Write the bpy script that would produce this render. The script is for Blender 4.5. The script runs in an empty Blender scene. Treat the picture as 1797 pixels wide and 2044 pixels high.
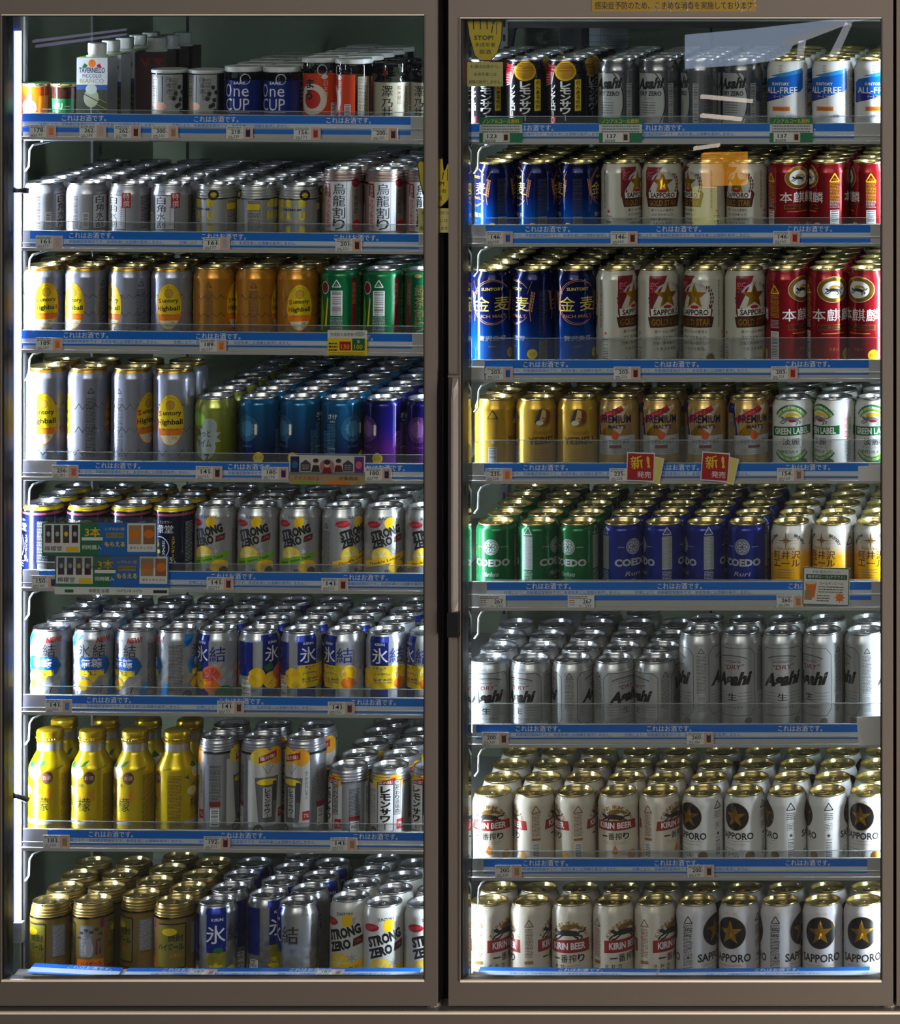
import bpy, bmesh, math, random
from mathutils import Vector, Matrix

random.seed(7)
scene = bpy.context.scene
COL = scene.collection

# ------------------------------------------------------------------ camera
F_PX, DIST = 6937.0, 5.55            # focal length in pixels of the 1797x2044 frame, camera distance to the front cans
XV, YV = 2530.0, -380.0              # where the (horizontal) optical axis falls in the frame: a shifted lens
CAMX, CAMZ = (XV - 898.5) / 1250.0, (2200.0 - YV) / 1250.0
cam = bpy.data.cameras.new('camera')
cam.sensor_fit = 'HORIZONTAL'; cam.sensor_width = 36.0
cam.lens = F_PX / 1797.0 * 36.0
cam.shift_x = (898.5 - XV) / 1797.0
cam.shift_y = -(1022.0 - YV) / 1797.0
cam.clip_start = 0.1; cam.clip_end = 100
camo = bpy.data.objects.new('camera', cam); COL.objects.link(camo)
camo.location = (CAMX, -DIST, CAMZ); camo.rotation_euler = (math.pi / 2, 0, 0)
scene.camera = camo

def P(px, py, Y=0.0):
    """a point of the picture at depth Y -> the place in the room"""
    s = F_PX / (DIST + Y)
    return Vector((CAMX + (px - XV) / s, Y, CAMZ - (py - YV) / s))

# ------------------------------------------------------------------ light, world, exposure
scene.view_settings.view_transform = 'Standard'
scene.view_settings.look = 'None'
scene.view_settings.exposure = 0.0
scene.view_settings.gamma = 1.0
scene.view_settings.use_curve_mapping = False
cy = scene.cycles
cy.use_adaptive_sampling = True; cy.adaptive_threshold = 0.04; cy.adaptive_min_samples = 16
cy.max_bounces = 6; cy.diffuse_bounces = 3; cy.glossy_bounces = 4; cy.transmission_bounces = 6; cy.transparent_max_bounces = 24
cy.caustics_reflective = False; cy.caustics_refractive = False
cy.sample_clamp_indirect = 3.0
cy.use_denoising = True
LAMP_LEFT, LAMP_MID, LAMP_RIGHT = 200.0, 80.0, 100.0     # strength of the three cooler tubes
w = bpy.data.worlds.new('world'); scene.world = w; w.use_nodes = True
w.node_tree.nodes['Background'].inputs[0].default_value = (0.75, 0.85, 1.0, 1)
w.node_tree.nodes['Background'].inputs[1].default_value = 0.07

def area_light(name, loc, target, size, power, color, size_y=None):
    l = bpy.data.lights.new(name, 'AREA'); l.energy = power; l.color = color; l.size = size
    if size_y: l.shape = 'RECTANGLE'; l.size_y = size_y
    o = bpy.data.objects.new(name, l); COL.objects.link(o); o.location = loc
    o.rotation_euler = (Vector(target) - Vector(loc)).to_track_quat('-Z', 'Y').to_euler()
    return o
area_light('shop_front_light', (3.1, -1.5, 0.4), (0.75, 0, 0.45), 1.2, 230, (1.0, 0.88, 0.76), 1.2)
area_light('shops_opposite_light', (0.8, -6.0, 3.9), (0.4, 0, 0.9), 6.0, 125, (1.0, 0.95, 0.9), 2.6)  # added soft frontal fill, no real source stands there
area_light('street_light_high', (-0.5, -5.0, 3.2), (0.0, 0, 1.0), 0.5, 22, (1.0, 0.93, 0.86))

# ------------------------------------------------------------------ materials
def lin(c):
    return tuple(((v / 255) / 12.92 if v / 255 <= 0.04045 else ((v / 255 + 0.055) / 1.055) ** 2.4) for v in c)
MATS = {}
def mat(name, rgb, rough=0.4, metal=0.0, coat=0.0, bump=0.0, bscale=300.0, spec=0.5):
    if name in MATS: return MATS[name]
    m = bpy.data.materials.new(name); m.use_nodes = True; nt = m.node_tree
    b = nt.nodes['Principled BSDF']
    b.inputs['Base Color'].default_value = (*lin(rgb), 1); b.inputs['Roughness'].default_value = rough
    b.inputs['Metallic'].default_value = metal; b.inputs['Coat Weight'].default_value = coat
    b.inputs['Specular IOR Level'].default_value = spec
    if bump:
        tc = nt.nodes.new('ShaderNodeTexCoord'); n = nt.nodes.new('ShaderNodeTexNoise'); bp = nt.nodes.new('ShaderNodeBump')
        n.inputs['Scale'].default_value = bscale; bp.inputs['Strength'].default_value = bump; bp.inputs['Distance'].default_value = 0.001
        nt.links.new(tc.outputs['Object'], n.inputs['Vector']); nt.links.new(n.outputs['Fac'], bp.inputs['Height'])
        nt.links.new(bp.outputs['Normal'], b.inputs['Normal'])
    MATS[name] = m
    return m
def grad(name, stops, rough=0.25, metal=0.6, h=0.122):
    """printed can colour that changes with height on the can; stops = (height share, rgb)"""
    m = mat(name, stops[0][1], rough, metal); nt = m.node_tree
    tc = nt.nodes.new('ShaderNodeTexCoord'); sx = nt.nodes.new('ShaderNodeSeparateXYZ')
    mr = nt.nodes.new('ShaderNodeMapRange'); mr.inputs['From Max'].default_value = h
    r = nt.nodes.new('ShaderNodeValToRGB'); e = r.color_ramp.elements
    while len(e) < len(stops): e.new(0.5)
    for i, (p, c) in enumerate(stops): e[i].position = p; e[i].color = (*lin(c), 1)
    nt.links.new(tc.outputs['Object'], sx.inputs[0]); nt.links.new(sx.outputs['Z'], mr.inputs['Value'])
    nt.links.new(mr.outputs[0], r.inputs[0]); nt.links.new(r.outputs[0], nt.nodes['Principled BSDF'].inputs['Base Color'])
    return m
def emit(name, rgb, strength):
    m = bpy.data.materials.new(name); m.use_nodes = True; nt = m.node_tree
    b = nt.nodes['Principled BSDF']; b.inputs['Base Color'].default_value = (*lin(rgb), 1)
    b.inputs['Emission Color'].default_value = (*lin(rgb), 1); b.inputs['Emission Strength'].default_value = strength
    return m
def clear(name, tint=(1, 1, 1), ior=1.45, rough=0.0, haze=0.0, hazecol=(0.8, 0.85, 0.9)):
    m = bpy.data.materials.new(name); m.use_nodes = True; nt = m.node_tree; nt.nodes.clear()
    out = nt.nodes.new('ShaderNodeOutputMaterial'); t = nt.nodes.new('ShaderNodeBsdfTransparent'); g = nt.nodes.new('ShaderNodeBsdfGlossy')
    f = nt.nodes.new('ShaderNodeFresnel'); mx = nt.nodes.new('ShaderNodeMixShader')
    t.inputs[0].default_value = (*tint, 1); g.inputs['Roughness'].default_value = rough; f.inputs[0].default_value = ior
    nt.links.new(f.outputs[0], mx.inputs[0]); nt.links.new(g.outputs[0], mx.inputs[2])
    if haze:
        d = nt.nodes.new('ShaderNodeBsdfDiffuse'); d.inputs[0].default_value = (*hazecol, 1)
        m2 = nt.nodes.new('ShaderNodeMixShader'); m2.inputs[0].default_value = haze
        nt.links.new(t.outputs[0], m2.inputs[1]); nt.links.new(d.outputs[0], m2.inputs[2]); nt.links.new(m2.outputs[0], mx.inputs[1])
    else:
        nt.links.new(t.outputs[0], mx.inputs[1])
    nt.links.new(mx.outputs[0], out.inputs[0])
    return m
PAL = dict(black=(18, 17, 18), dark=(40, 38, 40), ink=(62, 60, 64), gray=(120, 120, 122), lgray=(176, 176, 178), white=(232, 232, 230),
           offw=(214, 208, 194), red=(176, 24, 34), dred=(120, 20, 30), maroon=(84, 30, 30), orange=(226, 118, 22), gold=(196, 146, 44),
           dgold=(128, 92, 34), brown=(64, 38, 26), yellow=(240, 206, 28), lemon=(246, 196, 20), olive=(150, 140, 30), green=(18, 104, 52),
           lgreen=(120, 176, 40), blue=(20, 66, 176), navy=(18, 28, 86), sky=(38, 140, 206), teal=(20, 96, 130), purple=(98, 34, 128),
           pink=(214, 96, 110), cream=(238, 226, 196), tan=(170, 132, 84), sblue=(0, 92, 190), pricew=(226, 222, 218), peach=(224, 178, 158))
def ink(c, metal=0.0, rough=0.3):
    return mat('print_' + c + ('_foil' if metal else ''), PAL[c], rough, metal)
SILVER = mat('brushed_silver', (205, 206, 210), 0.22, 1.0)
SILVER_LID = mat('silver_lid_metal', (206, 207, 210), 0.27, 0.95)
GOLD_LID = mat('gold_lid_metal', (222, 202, 140), 0.27, 0.95)
FRAME = mat('bronze_anodised_metal', (104, 96, 89), 0.42, 0.45, bump=0.12, bscale=900)
EDGE = mat('polished_frame_edge', (232, 220, 204), 0.4, 0.2)  # polished edges, their bright highlight line painted in as a paler colour
BLACK = mat('black_gasket', (14, 14, 15), 0.35)
GLOSSBLACK = mat('glossy_black_post', (16, 17, 20), 0.06)
WALLG = mat('cooler_wall_grey', (152, 164, 140), 0.5)
SHELFM = mat('shelf_metal', (196, 198, 198), 0.45, 0.1)
RAILM = mat('rail_plastic', (176, 174, 170), 0.35)
WIRE = mat('white_coated_wire', (210, 212, 214), 0.3)
GLASS = clear('door_glass', (0.95, 0.965, 0.955))
ACRYL = clear('clear_acrylic', (0.93, 0.94, 0.94), 1.47, 0.05, 0.03)
CUPGLASS = clear('cup_glass', (0.80, 0.83, 0.82), 1.5, 0.02)

# ------------------------------------------------------------------ mesh helpers
class Shape:
    """collects vertices, faces, material slots and vertex normals of ONE mesh"""
    def __init__(s): s.V, s.F, s.M, s.N, s.mats = [], [], [], [], []
    def mi(s, m):
        if m not in s.mats: s.mats.append(m)
        return s.mats.index(m)
    def add(s, vs, fs, m, ns=None):
        b = len(s.V); s.V += [tuple(v) for v in vs]; k = s.mi(m)
        s.N += [tuple(n) for n in ns] if ns else [None] * len(vs)
        for f in fs: s.F.append(tuple(i + b for i in f)); s.M.append(k)
    def box(s, x0, x1, y0, y1, z0, z1, m):
        vs = [(x, y, z) for x in (x0, x1) for y in (y0, y1) for z in (z0, z1)]
        fs = [(0, 1, 3, 2), (4, 6, 7, 5), (0, 4, 5, 1), (2, 3, 7, 6), (0, 2, 6, 4), (1, 5, 7, 3)]
        s.add(vs, fs, m)
    def lathe(s, prof, m, n=40, rf=None, cap_top=False, cap_bot=False):
        """prof: (r, z); smooth normals from the profile"""
        vs, ns, fs = [], [], []
        k = len(prof)
        for i, (r, z) in enumerate(prof):
            a = prof[max(i - 1, 0)]; b = prof[min(i + 1, k - 1)]
            t = Vector((b[0] - a[0], b[1] - a[1]))
            nr, nz = (t.y, -t.x) if t.length > 0 else (1, 0)
            l = math.hypot(nr, nz) or 1; nr /= l; nz /= l
            for j in range(n):
                th = 2 * math.pi * j / n; q = rf(th, z, r) if rf else r
                vs.append((q * math.sin(th), -q * math.cos(th), z)); ns.append((nr * math.sin(th), -nr * math.cos(th), nz))
        for i in range(k - 1):
            for j in range(n):
                fs.append((i * n + j, i * n + (j + 1) % n, (i + 1) * n + (j + 1) % n, (i + 1) * n + j))
        if cap_top: fs.append(tuple((k - 1) * n + j for j in range(n)))
        if cap_bot: fs.append(tuple(j for j in reversed(range(n))))
        s.add(vs, fs, m, None if rf else ns)
    def tube(s, pts, r, m, n=8, closed=False):
        vs, fs = [], []; pts = [Vector(p) for p in pts]; k = len(pts)
        for i, p in enumerate(pts):
            a = pts[(i - 1) % k] if closed or i else p; b = pts[(i + 1) % k] if closed or i < k - 1 else p
            d = (b - a).normalized(); u = d.orthogonal().normalized()
            if i:
                u = (pu - d * pu.dot(d)).normalized()
            pu = u; v = d.cross(u)
            for j in range(n):
                t = 2 * math.pi * j / n; vs.append(p + (u * math.cos(t) + v * math.sin(t)) * r)
        for i in range(k if closed else k - 1):
            for j in range(n):
                a = i * n; b = ((i + 1) % k) * n
                fs.append((a + j, a + (j + 1) % n, b + (j + 1) % n, b + j))
        if not closed: fs += [tuple(reversed(range(n))), tuple((k - 1) * n + j for j in range(n))]
        s.add(vs, fs, m)
    def mesh(s, name, smooth=False, sharp=None):
        me = bpy.data.meshes.new(name); me.from_pydata(s.V, [], s.F)
        for m in s.mats: me.materials.append(m)
        me.polygons.foreach_set('material_index', s.M)
        if smooth: me.polygons.foreach_set('use_smooth', [True] * len(s.F))
        me.update()
        if smooth and s.N and all(n is not None for n in s.N):
            me.normals_split_custom_set_from_vertices(s.N)
        elif smooth and sharp:
            me.set_sharp_from_angle(angle=math.radians(sharp))
        return me
def obj(name, me, parent=None, matrix=None):
    o = bpy.data.objects.new(name, me); COL.objects.link(o)
    if parent is not None: o.parent = parent
    if matrix is not None: o.matrix_local = matrix if parent else o.matrix_local
    if matrix is not None and parent is None: o.matrix_world = matrix
    return o
def tag(o, label, cat, group=None, kind=None):
    o['label'] = label; o['category'] = cat
    if group: o['group'] = group
    if kind: o['kind'] = kind
    return o
def empty(name, matrix=None):
    o = bpy.data.objects.new(name, None); COL.objects.link(o)
    if matrix is not None: o.matrix_world = matrix
    return o

_T = {}
def glyphs(s, bold):
    """triangulated outline of a string, scaled to a unit box; (verts, faces, aspect)"""
    if (s, bold) in _T: return _T[(s, bold)]
    c = bpy.data.curves.new('t', 'FONT'); c.body = s; c.size = 1; c.resolution_u = 2; c.offset = bold
    o = bpy.data.objects.new('t', c); me = bpy.data.meshes.new_from_object(o)
    xs = [v.co.x for v in me.vertices]; ys = [v.co.y for v in me.vertices]
    x0, x1, y0, y1 = min(xs), max(xs), min(ys), max(ys)
    h = (y1 - y0) or 1; wd = (x1 - x0) or 1
    vs = [((v.co.x - x0) / wd - 0.5, (v.co.y - y0) / h - 0.5) for v in me.vertices]
    fs = [tuple(p.vertices) for p in me.polygons]
    bpy.data.objects.remove(o); bpy.data.curves.remove(c); bpy.data.meshes.remove(me)
    _T[(s, bold)] = (vs, fs, wd / h)
    return _T[(s, bold)]

class Art(Shape):
    """print on a surface, in millimetres: x along the surface, z up. Subclasses say how the sheet lies in space."""
    dx = 0.0; level = 0; rep = (0.0,)
    step = 1e9; zsteps = ()
    def place(s, x, z, lv): return (x / 1000, -0.00004 * lv, z / 1000), (0, -1, 0)
    def put(s, vs, fs, m, keep=False):
        s.level += 1; lv = s.level
        for off in s.rep:
            pts = [(x + off, z) for x, z in vs]
            xs = [p[0] for p in pts]; zs = [p[1] for p in pts]
            cutx = [c * s.step for c in range(math.ceil(min(xs) / s.step), math.floor(max(xs) / s.step) + 1)] if s.step < 1e8 else []
            cutz = [c for c in s.zsteps if min(zs) < c < max(zs)]
            F = fs
            if cutx or cutz:
                bm = bmesh.new(); bv = [bm.verts.new((x, 0, z)) for x, z in pts]
                for f in fs:
                    try: bm.faces.new([bv[i] for i in f])
                    except ValueError: pass
                for c in cutx: bmesh.ops.bisect_plane(bm, geom=bm.verts[:] + bm.edges[:] + bm.faces[:], plane_co=(c, 0, 0), plane_no=(1, 0, 0))
                for c in cutz: bmesh.ops.bisect_plane(bm, geom=bm.verts[:] + bm.edges[:] + bm.faces[:], plane_co=(0, 0, c), plane_no=(0, 0, 1))
                bm.verts.index_update(); pts = [(v.co.x, v.co.z) for v in bm.verts]; F = [tuple(v.index for v in f.verts) for f in bm.faces]; bm.free()
            q = [s.place(x, z, lv) for x, z in pts]
            # faces must look outwards
            out = []
            for f in F:
                a = sum(pts[f[i]][0] * pts[f[(i + 1) % len(f)]][1] - pts[f[(i + 1) % len(f)]][0] * pts[f[i]][1] for i in range(len(f)))
                out.append(f if a > 0 else tuple(reversed(f)))
            s.add([a for a, _ in q], out, m, [b for _, b in q])
    def T(s, txt, x, z, h, m, w=None, bold=0.0, rot=0.0, shear=0.0):
        if isinstance(m, str): m = ink(m)
        vs, fs, asp = glyphs(txt, bold); w = w or h * asp
        dup = ((0, 0),)
        if bold > .004 and any('\u4e00' <= c <= '\u9fff' for c in txt):     # thicken dense characters by overprinting
            vs, fs, asp = glyphs(txt, 0.0); d = bold * .5; dup = ((-d / asp, 0), (d / asp, 0), (0, d))
            if w == h * glyphs(txt, bold)[2]: w = h * asp
        ca, sa = math.cos(math.radians(rot)), math.sin(math.radians(rot))
        for du, dv in dup:
            o = []
            for u, v in vs:
                a = (u + du) * w + shear * v * h; b = (v + dv) * h; o.append((x + a * ca - b * sa, z + a * sa + b * ca))
            s.put(o, fs, m)
    def Vt(s, txt, x, ztop, h, m, w=None, gap=1.12, bold=0.01):
        for i, c in enumerate(txt):
            if c != ' ': s.T(c, x, ztop - h * (0.5 + i * gap), h * (0.16 if c in 'ー' else 1), m, w or h * 0.95, bold) if c != 'ー' else s.rect(x - h * .07, ztop - h * (0.95 + i * gap), x + h * .07, ztop - h * (0.1 + i * gap), m)
    def rect(s, x0, z0, x1, z1, m): s.poly([(x0, z0), (x1, z0), (x1, z1), (x0, z1)], m)
    def poly(s, pts, m):
        if isinstance(m, str): m = ink(m)
        s.put(pts, [tuple(range(len(pts)))], m)
    def ell(s, x, z, rx, rz, m, n=28, a0=0, a1=360):
        s.poly([(x + rx * math.cos(math.radians(a0 + (a1 - a0) * i / n)), z + rz * math.sin(math.radians(a0 + (a1 - a0) * i / n))) for i in range(n if a1 - a0 == 360 else n + 1)], m)
    def star(s, x, z, r, m, k=5, inner=0.4, rot=90):
        if isinstance(m, str): m = ink(m)
        p = [(x, z)] + [(x + r * (1 if i % 2 == 0 else inner) * math.cos(math.radians(rot + 180 / k * i)), z + r * (1 if i % 2 == 0 else inner) * math.sin(math.radians(rot + 180 / k * i))) for i in range(2 * k)]
        s.put(p, [(0, 1 + i, 1 + (i + 1) % (2 * k)) for i in range(2 * k)], m)
    def line(s, pts, wd, m):
        if isinstance(m, str): m = ink(m)
        vs, fs = [], []
        for (a, b), (c, d) in zip(pts, pts[1:]):
            l = math.hypot(c - a, d - b) or 1; nx, nz = -(d - b) / l * wd / 2, (c - a) / l * wd / 2; k = len(vs)
            vs += [(a + nx, b + nz), (a - nx, b - nz), (c - nx, d - nz), (c + nx, d + nz)]; fs.append((k, k + 1, k + 2, k + 3))
        s.put(vs, fs, m)
    def ring(s, x, z, rx, rz, wd, m, a0=0, a1=360, n=30):
        s.line([(x + rx * math.cos(math.radians(a0 + (a1 - a0) * i / n)), z + rz * math.sin(math.radians(a0 + (a1 - a0) * i / n))) for i in range(n + 1)], wd, m)
    def arc(s, txt, x, z, r, h, m, a0, a1, rz=None, bold=0.0):
        rz = rz or r; n = len(txt)
        for i, c in enumerate(txt):
            if c == ' ': continue
            a = math.radians(a0 + (a1 - a0) * i / max(n - 1, 1))
            s.T(c, x + r * math.cos(a), z + rz * math.sin(a), h, m, None, bold, math.degrees(a) - 90 if a0 > a1 else math.degrees(a) + 90)
    def dashes(s, x, z0, z1, wd, m, step=2.3, th=1.1):
        """small print seen as rows of strokes"""
        if isinstance(m, str): m = ink(m)
        r = random.Random(int(x * 10 + z0 * 7)); z = z1; vs, fs = [], []
        while z > z0:
            a = x - wd / 2
            while a < x + wd / 2 - 1:
                l = min(r.uniform(1.2, 5), x + wd / 2 - a); k = len(vs)
                vs += [(a, z - th), (a + l, z - th), (a + l, z), (a, z)]; fs.append((k, k + 1, k + 2, k + 3)); a += l + 0.7
            z -= step
        s.put(vs, fs, m)
    def bars(s, x, z0, z1, wd, bg='white', fg='ink'):
        s.rect(x - wd / 2, z0, x + wd / 2, z1, bg); r = random.Random(int(x + z0)); z = z0 + 1.2; m = ink(fg); vs, fs = [], []
        while z < z1 - 1.5:
            t = r.choice((0.5, 0.8, 1.3)); k = len(vs)
            vs += [(x - wd * .4, z), (x + wd * .4, z), (x + wd * .4, z + t), (x - wd * .4, z + t)]; fs.append((k, k + 1, k + 2, k + 3)); z += t + r.choice((0.6, 0.9, 1.4))
        s.put(vs, fs, m)
    def recycle(s, x, z, r, m):
        s.line([(x - r, z - r * .6), (x + r, z - r * .6), (x, z + r), (x - r, z - r * .6)], r * .22, m); s.T('アルミ', x + r * .25, z - r * .25, r * .55, m, r * 1.2)
    def kirin(s, x, z, k, mane='gold', body='dark'):
        """a leaping horse-dragon emblem"""
        s.poly([(x + a * k, z + b * k) for a, b in [(-12, 4), (-6, 9), (3, 10), (12, 8), (18, 3), (14, 2), (8, 5), (0, 3), (-7, 1)]], mane)
        s.poly([(x + a * k, z + b * k) for a, b in [(-13, 0), (-8, 3), (2, 3), (10, 1), (14, -2), (9, -5), (0, -4), (-7, -4), (-12, -3)]], body)
        s.poly([(x + a * k, z + b * k) for a, b in [(-10, 0), (-17, 4), (-20, 1), (-14, -3)]], body)
        for pts in ([(-10, -2), (-18, -5), (-21, -9)], [(-7, -3), (-13, -8), (-18, -9)], [(6, -4), (12, -8), (8, -12)], [(9, -3), (17, -6), (15, -10)], [(12, 0), (19, 0), (22, 4)]):
            s.line([(x + a * k, z + b * k) for a, b in pts], 2.2 * k, body)

R_CAN = 32.2
def chord(th, n):
    """how far inside the circle the flat facet of an n-sided body lies at angle th"""
    d = 2 * math.pi / n; t = th % d - d / 2
    return math.cos(d / 2) / math.cos(t)
class Can(Art):
    """one kind of can: body mesh with its print, lid, pull tab"""
    step = R_CAN * 2 * math.pi / 40
    def __init__(s, key, H, base, lid='silver', neck='std', fine=False):
        super().__init__(); s.key, s.H, s.lidm = key, H, GOLD_LID if lid == 'gold' else SILVER_LID
        s.kz, s.k = (1.3, 1.15) if H > 150 else (1.0, 1.0)
        R = R_CAN
        prof = [(22.5, 2.0), (23.5, 0.3), (25.5, 0.6), (29.6, 4.6), (31.6, 7.4), (R, 11)]
        zz = 11
        while zz < H - 25: zz += (3.0 if fine else 16.0); prof.append((R, min(zz, H - 20)))
        if neck == 'std': prof += [(R, H - 18), (32.0, H - 15.5), (30.6, H - 11), (28.9, H - 6.5), (27.8, H - 4.2), (27.6, H - 3)]
        elif neck == 'rib':
            prof += [(R, H - 24)]
            for i in range(4):
                z0 = H - 23 + i * 4.4; r0 = 31.9 - i * 0.75
                prof += [(r0 - .7, z0), (r0, z0 + 1.2), (r0, z0 + 2.6), (r0 - .9, z0 + 3.9)]
            prof += [(28.4, H - 4.5), (28.0, H - 3)]
        else:
            prof += [(R, H - 12), (31.4, H - 8.5), (30.0, H - 6), (28.4, H - 4.2), (28.0, H - 3)]
        s.prof = sorted(set(prof), key=lambda p: (prof.index(p)))
        s.rf = None
        if fine:
            hi = H * 0.62
            def rf(th, z, r):
                if 14 < z < hi:
                    u = th * 9 / math.pi; v = z / 9.0
                    a = abs(((u + v) % 2) - 1); b = abs(((u - v) % 2) - 1)
                    return r - 1.5 * (1 - max(a, b)) * min(1, (z - 14) / 4, (hi - z) / 4)
                return r
            s.rf = rf; s.step = R * 2 * math.pi / 72; s.zsteps = [p[1] for p in prof[5:]]
        else:
            s.zsteps = [p[1] for p in prof if p[1] > H - 25]
        s.body_prof = prof
        if s.rf:
            n = 72; vs, fs = [], []
            for r, z in prof:
                for j in range(n):
                    th = 2 * math.pi * j / n; q = s.rf(th, z, r); vs.append((q * math.sin(th) / 1000, -q * math.cos(th) / 1000, z / 1000))
            for i in range(len(prof) - 1):
                for j in range(n): fs.append((i * n + j, i * n + (j + 1) % n, (i + 1) * n + (j + 1) % n, (i + 1) * n + j))
            s.add(vs, fs, base)
        else:
            s.lathe([(r / 1000, z / 1000) for r, z in prof], base, 40, cap_bot=True)
        s.rep = (0.0, math.pi * R)
    def Z(s, z): return s.H - (122 - z) * s.kz
    def rad(s, z):
        p = s.body_prof
        for (r0, z0), (r1, z1) in zip(p[3:], p[4:]):
            if z0 <= z <= z1:
                t = (z - z0) / ((z1 - z0) or 1); l = math.hypot(z1 - z0, r1 - r0) or 1
                return r0 + (r1 - r0) * t, (z1 - z0) / l, -(r1 - r0) / l
        return p[-1][0], 1, 0
    def place(s, x, z, lv):
        th = x / R_CAN; r, nr, nz = s.rad(max(z, 5.0))
        if s.rf:
            d = math.pi / 36; j = math.floor(th / d + 1e-6); t = max(0, th / d - j)
            r = (s.rf(j * d % (2 * math.pi), z, r) * (1 - t) + s.rf((j + 1) * d % (2 * math.pi), z, r) * t) * chord(th, 72) + 0.12 + 0.015 * lv
        else: r = r * chord(th, 40) + 0.04 + 0.004 * lv
        return (r * math.sin(th) / 1000, -r * math.cos(th) / 1000, z / 1000), (nr * math.sin(th), -nr * math.cos(th), nz)
    def once(s): s.rep = (0.0,); return s
    def twice(s): s.rep = (0.0, math.pi * R_CAN); return s
    def info(s, x, m='ink', z0=30, z1=95, wd=15, bar=None, rec=True):
        x *= 1.0; Z = s.Z
        if rec: s.recycle(x, Z(z1 + 6), 5, m)
        s.dashes(x, Z(z0), Z(z1 - 2), wd, m)
        if bar: s.bars(x, Z(12), Z(z0 - 2), wd, *bar)
CANS = {}
def lid_mesh(H, m, r=28.7):
    key = ('lid', H, m.name)
    if key not in CANS:
        s = Shape()
        p = [(r - 1.2, H - 3.2), (r - .2, H - 3), (r, H - 2), (r - .1, H - .6), (r - .7, H), (r - 1.5, H - .5), (r - 2.1, H - 3), (r - 2.9, H - 7.2), (r - 3.8, H - 7.6), (r - 4.8, H - 6.2), (r - 5.8, H - 5.6), (9, H - 5.6), (8, H - 5.3), (0.3, H - 5.3)]
        s.lathe([(a / 1000, b / 1000) for a, b in p], m, 36, cap_top=True)
        CANS[key] = s.mesh('lid', True)
    return CANS[key]
def tab_mesh(H, m):
    key = ('tab', H, m.name)
    if key not in CANS:
        s = Shape(); z = (H - 4.6) / 1000
        n = 18; outer = [(7.6 * math.cos(2 * math.pi * i / n) / 1000, (12 * math.sin(2 * math.pi * i / n) - 3) / 1000) for i in range(n)]
        inner = [(4.6 * math.cos(2 * math.pi * i / n) / 1000, (4.6 * math.sin(2 * math.pi * i / n) - 8) / 1000) for i in range(n)]
        vs = [(x, y, z + dz) for dz in (0, 0.0011) for x, y in outer] + [(x, y, z + dz) for dz in (0, 0.0011) for x, y in inner]
        fs = []
        for i in range(n):
            j = (i + 1) % n
            fs += [(i, j, n + j, n + i), (2 * n + j, 2 * n + i, 3 * n + i, 3 * n + j), (n + i, n + j, 3 * n + j, 3 * n + i), (j, i, 2 * n + i, 2 * n + j)]
        s.add(vs, fs, m)
        s.lathe([(0.0032, z + .001), (0.003, z + .0019), (0.0005, z + .0021)], m, 12, cap_top=True)
        CANS[key] = s.mesh('pull_tab', True, 40)
    return CANS[key]

# ------------------------------------------------------------------ the kinds of can
B = {}      # key -> dict(mesh, H, lid, name, look)
def fin(s, name, look, neck_r=28.7):
    B[s.key] = dict(mesh=s.mesh('can_body', True, 28), H=s.H, lid=s.lidm, name=name, look=look)
def sz(s): return s.k
def M(name, rgb, rough=0.25, metal=0.0, coat=0.0): return mat(name, rgb, rough, metal, coat)
WHITE_CAN = M('white_enamel_can', (226, 226, 224), 0.22)

def c_hakkaku():
    s = Can('hakkaku', 96, M('pale_silver_can', (184, 186, 192), .3, .6))
    s.rect(-17, 24, 17, 78, M('label_lilac_grey', (206, 206, 212), .3)); s.line([(-17, 24), (17, 24), (17, 78), (-17, 78), (-17, 24)], .9, 'dark')
    s.Vt('白角水割', -5, 76, 12, 'black', 15, 1.05, .015); s.dashes(10, 32, 60, 2, 'ink', 3)
    s.rect(11, 58, 25, 82, 'red'); s.Vt('特撰', 18, 81, 10, 'white', 10, 1.15); s.T('SUNTORY', 0, 84, 3.2, 'ink')
    s.dashes(51, 24, 76, 20, 'maroon'); s.dashes(-46, 24, 76, 12, 'ink'); s.bars(-28, 24, 50, 9)
    fin(s, 'cocktail_can', 'short silver black-script')
def c_hanku():
    s = Can('hanku', 96, M('pale_silver_warm_can', (188, 188, 184), .3, .6), neck='rib')
    y = M('hanku_yellow', (206, 182, 20), .3)
    for x, t in ((-24, 'd'), (-9, 'a'), (13, 'n')): s.T(t, x, 67, 13, y, 11, .06)
    for x, t in ((-24, 'H'), (-9, 'A'), (13, 'U')): s.T(t, x, 47, 14, y, 10, .06)
    s.T('PREMIUM', -3, 57, 3.6, 'navy', 30, .03); s.T('レモン', -9, 36, 4.6, 'ink'); s.rect(-14, 20, -5, 31, y); s.rect(9, 20, 18, 31, y)
    s.ell(18, 80, 9, 8.5, 'dark'); s.ell(18, 80, 5, 4, y)
    s.dashes(51, 22, 70, 20, 'brown'); s.rect(40, 56, 60, 66, y)
    fin(s, 'cocktail_can', 'short silver yellow-letter')
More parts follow.
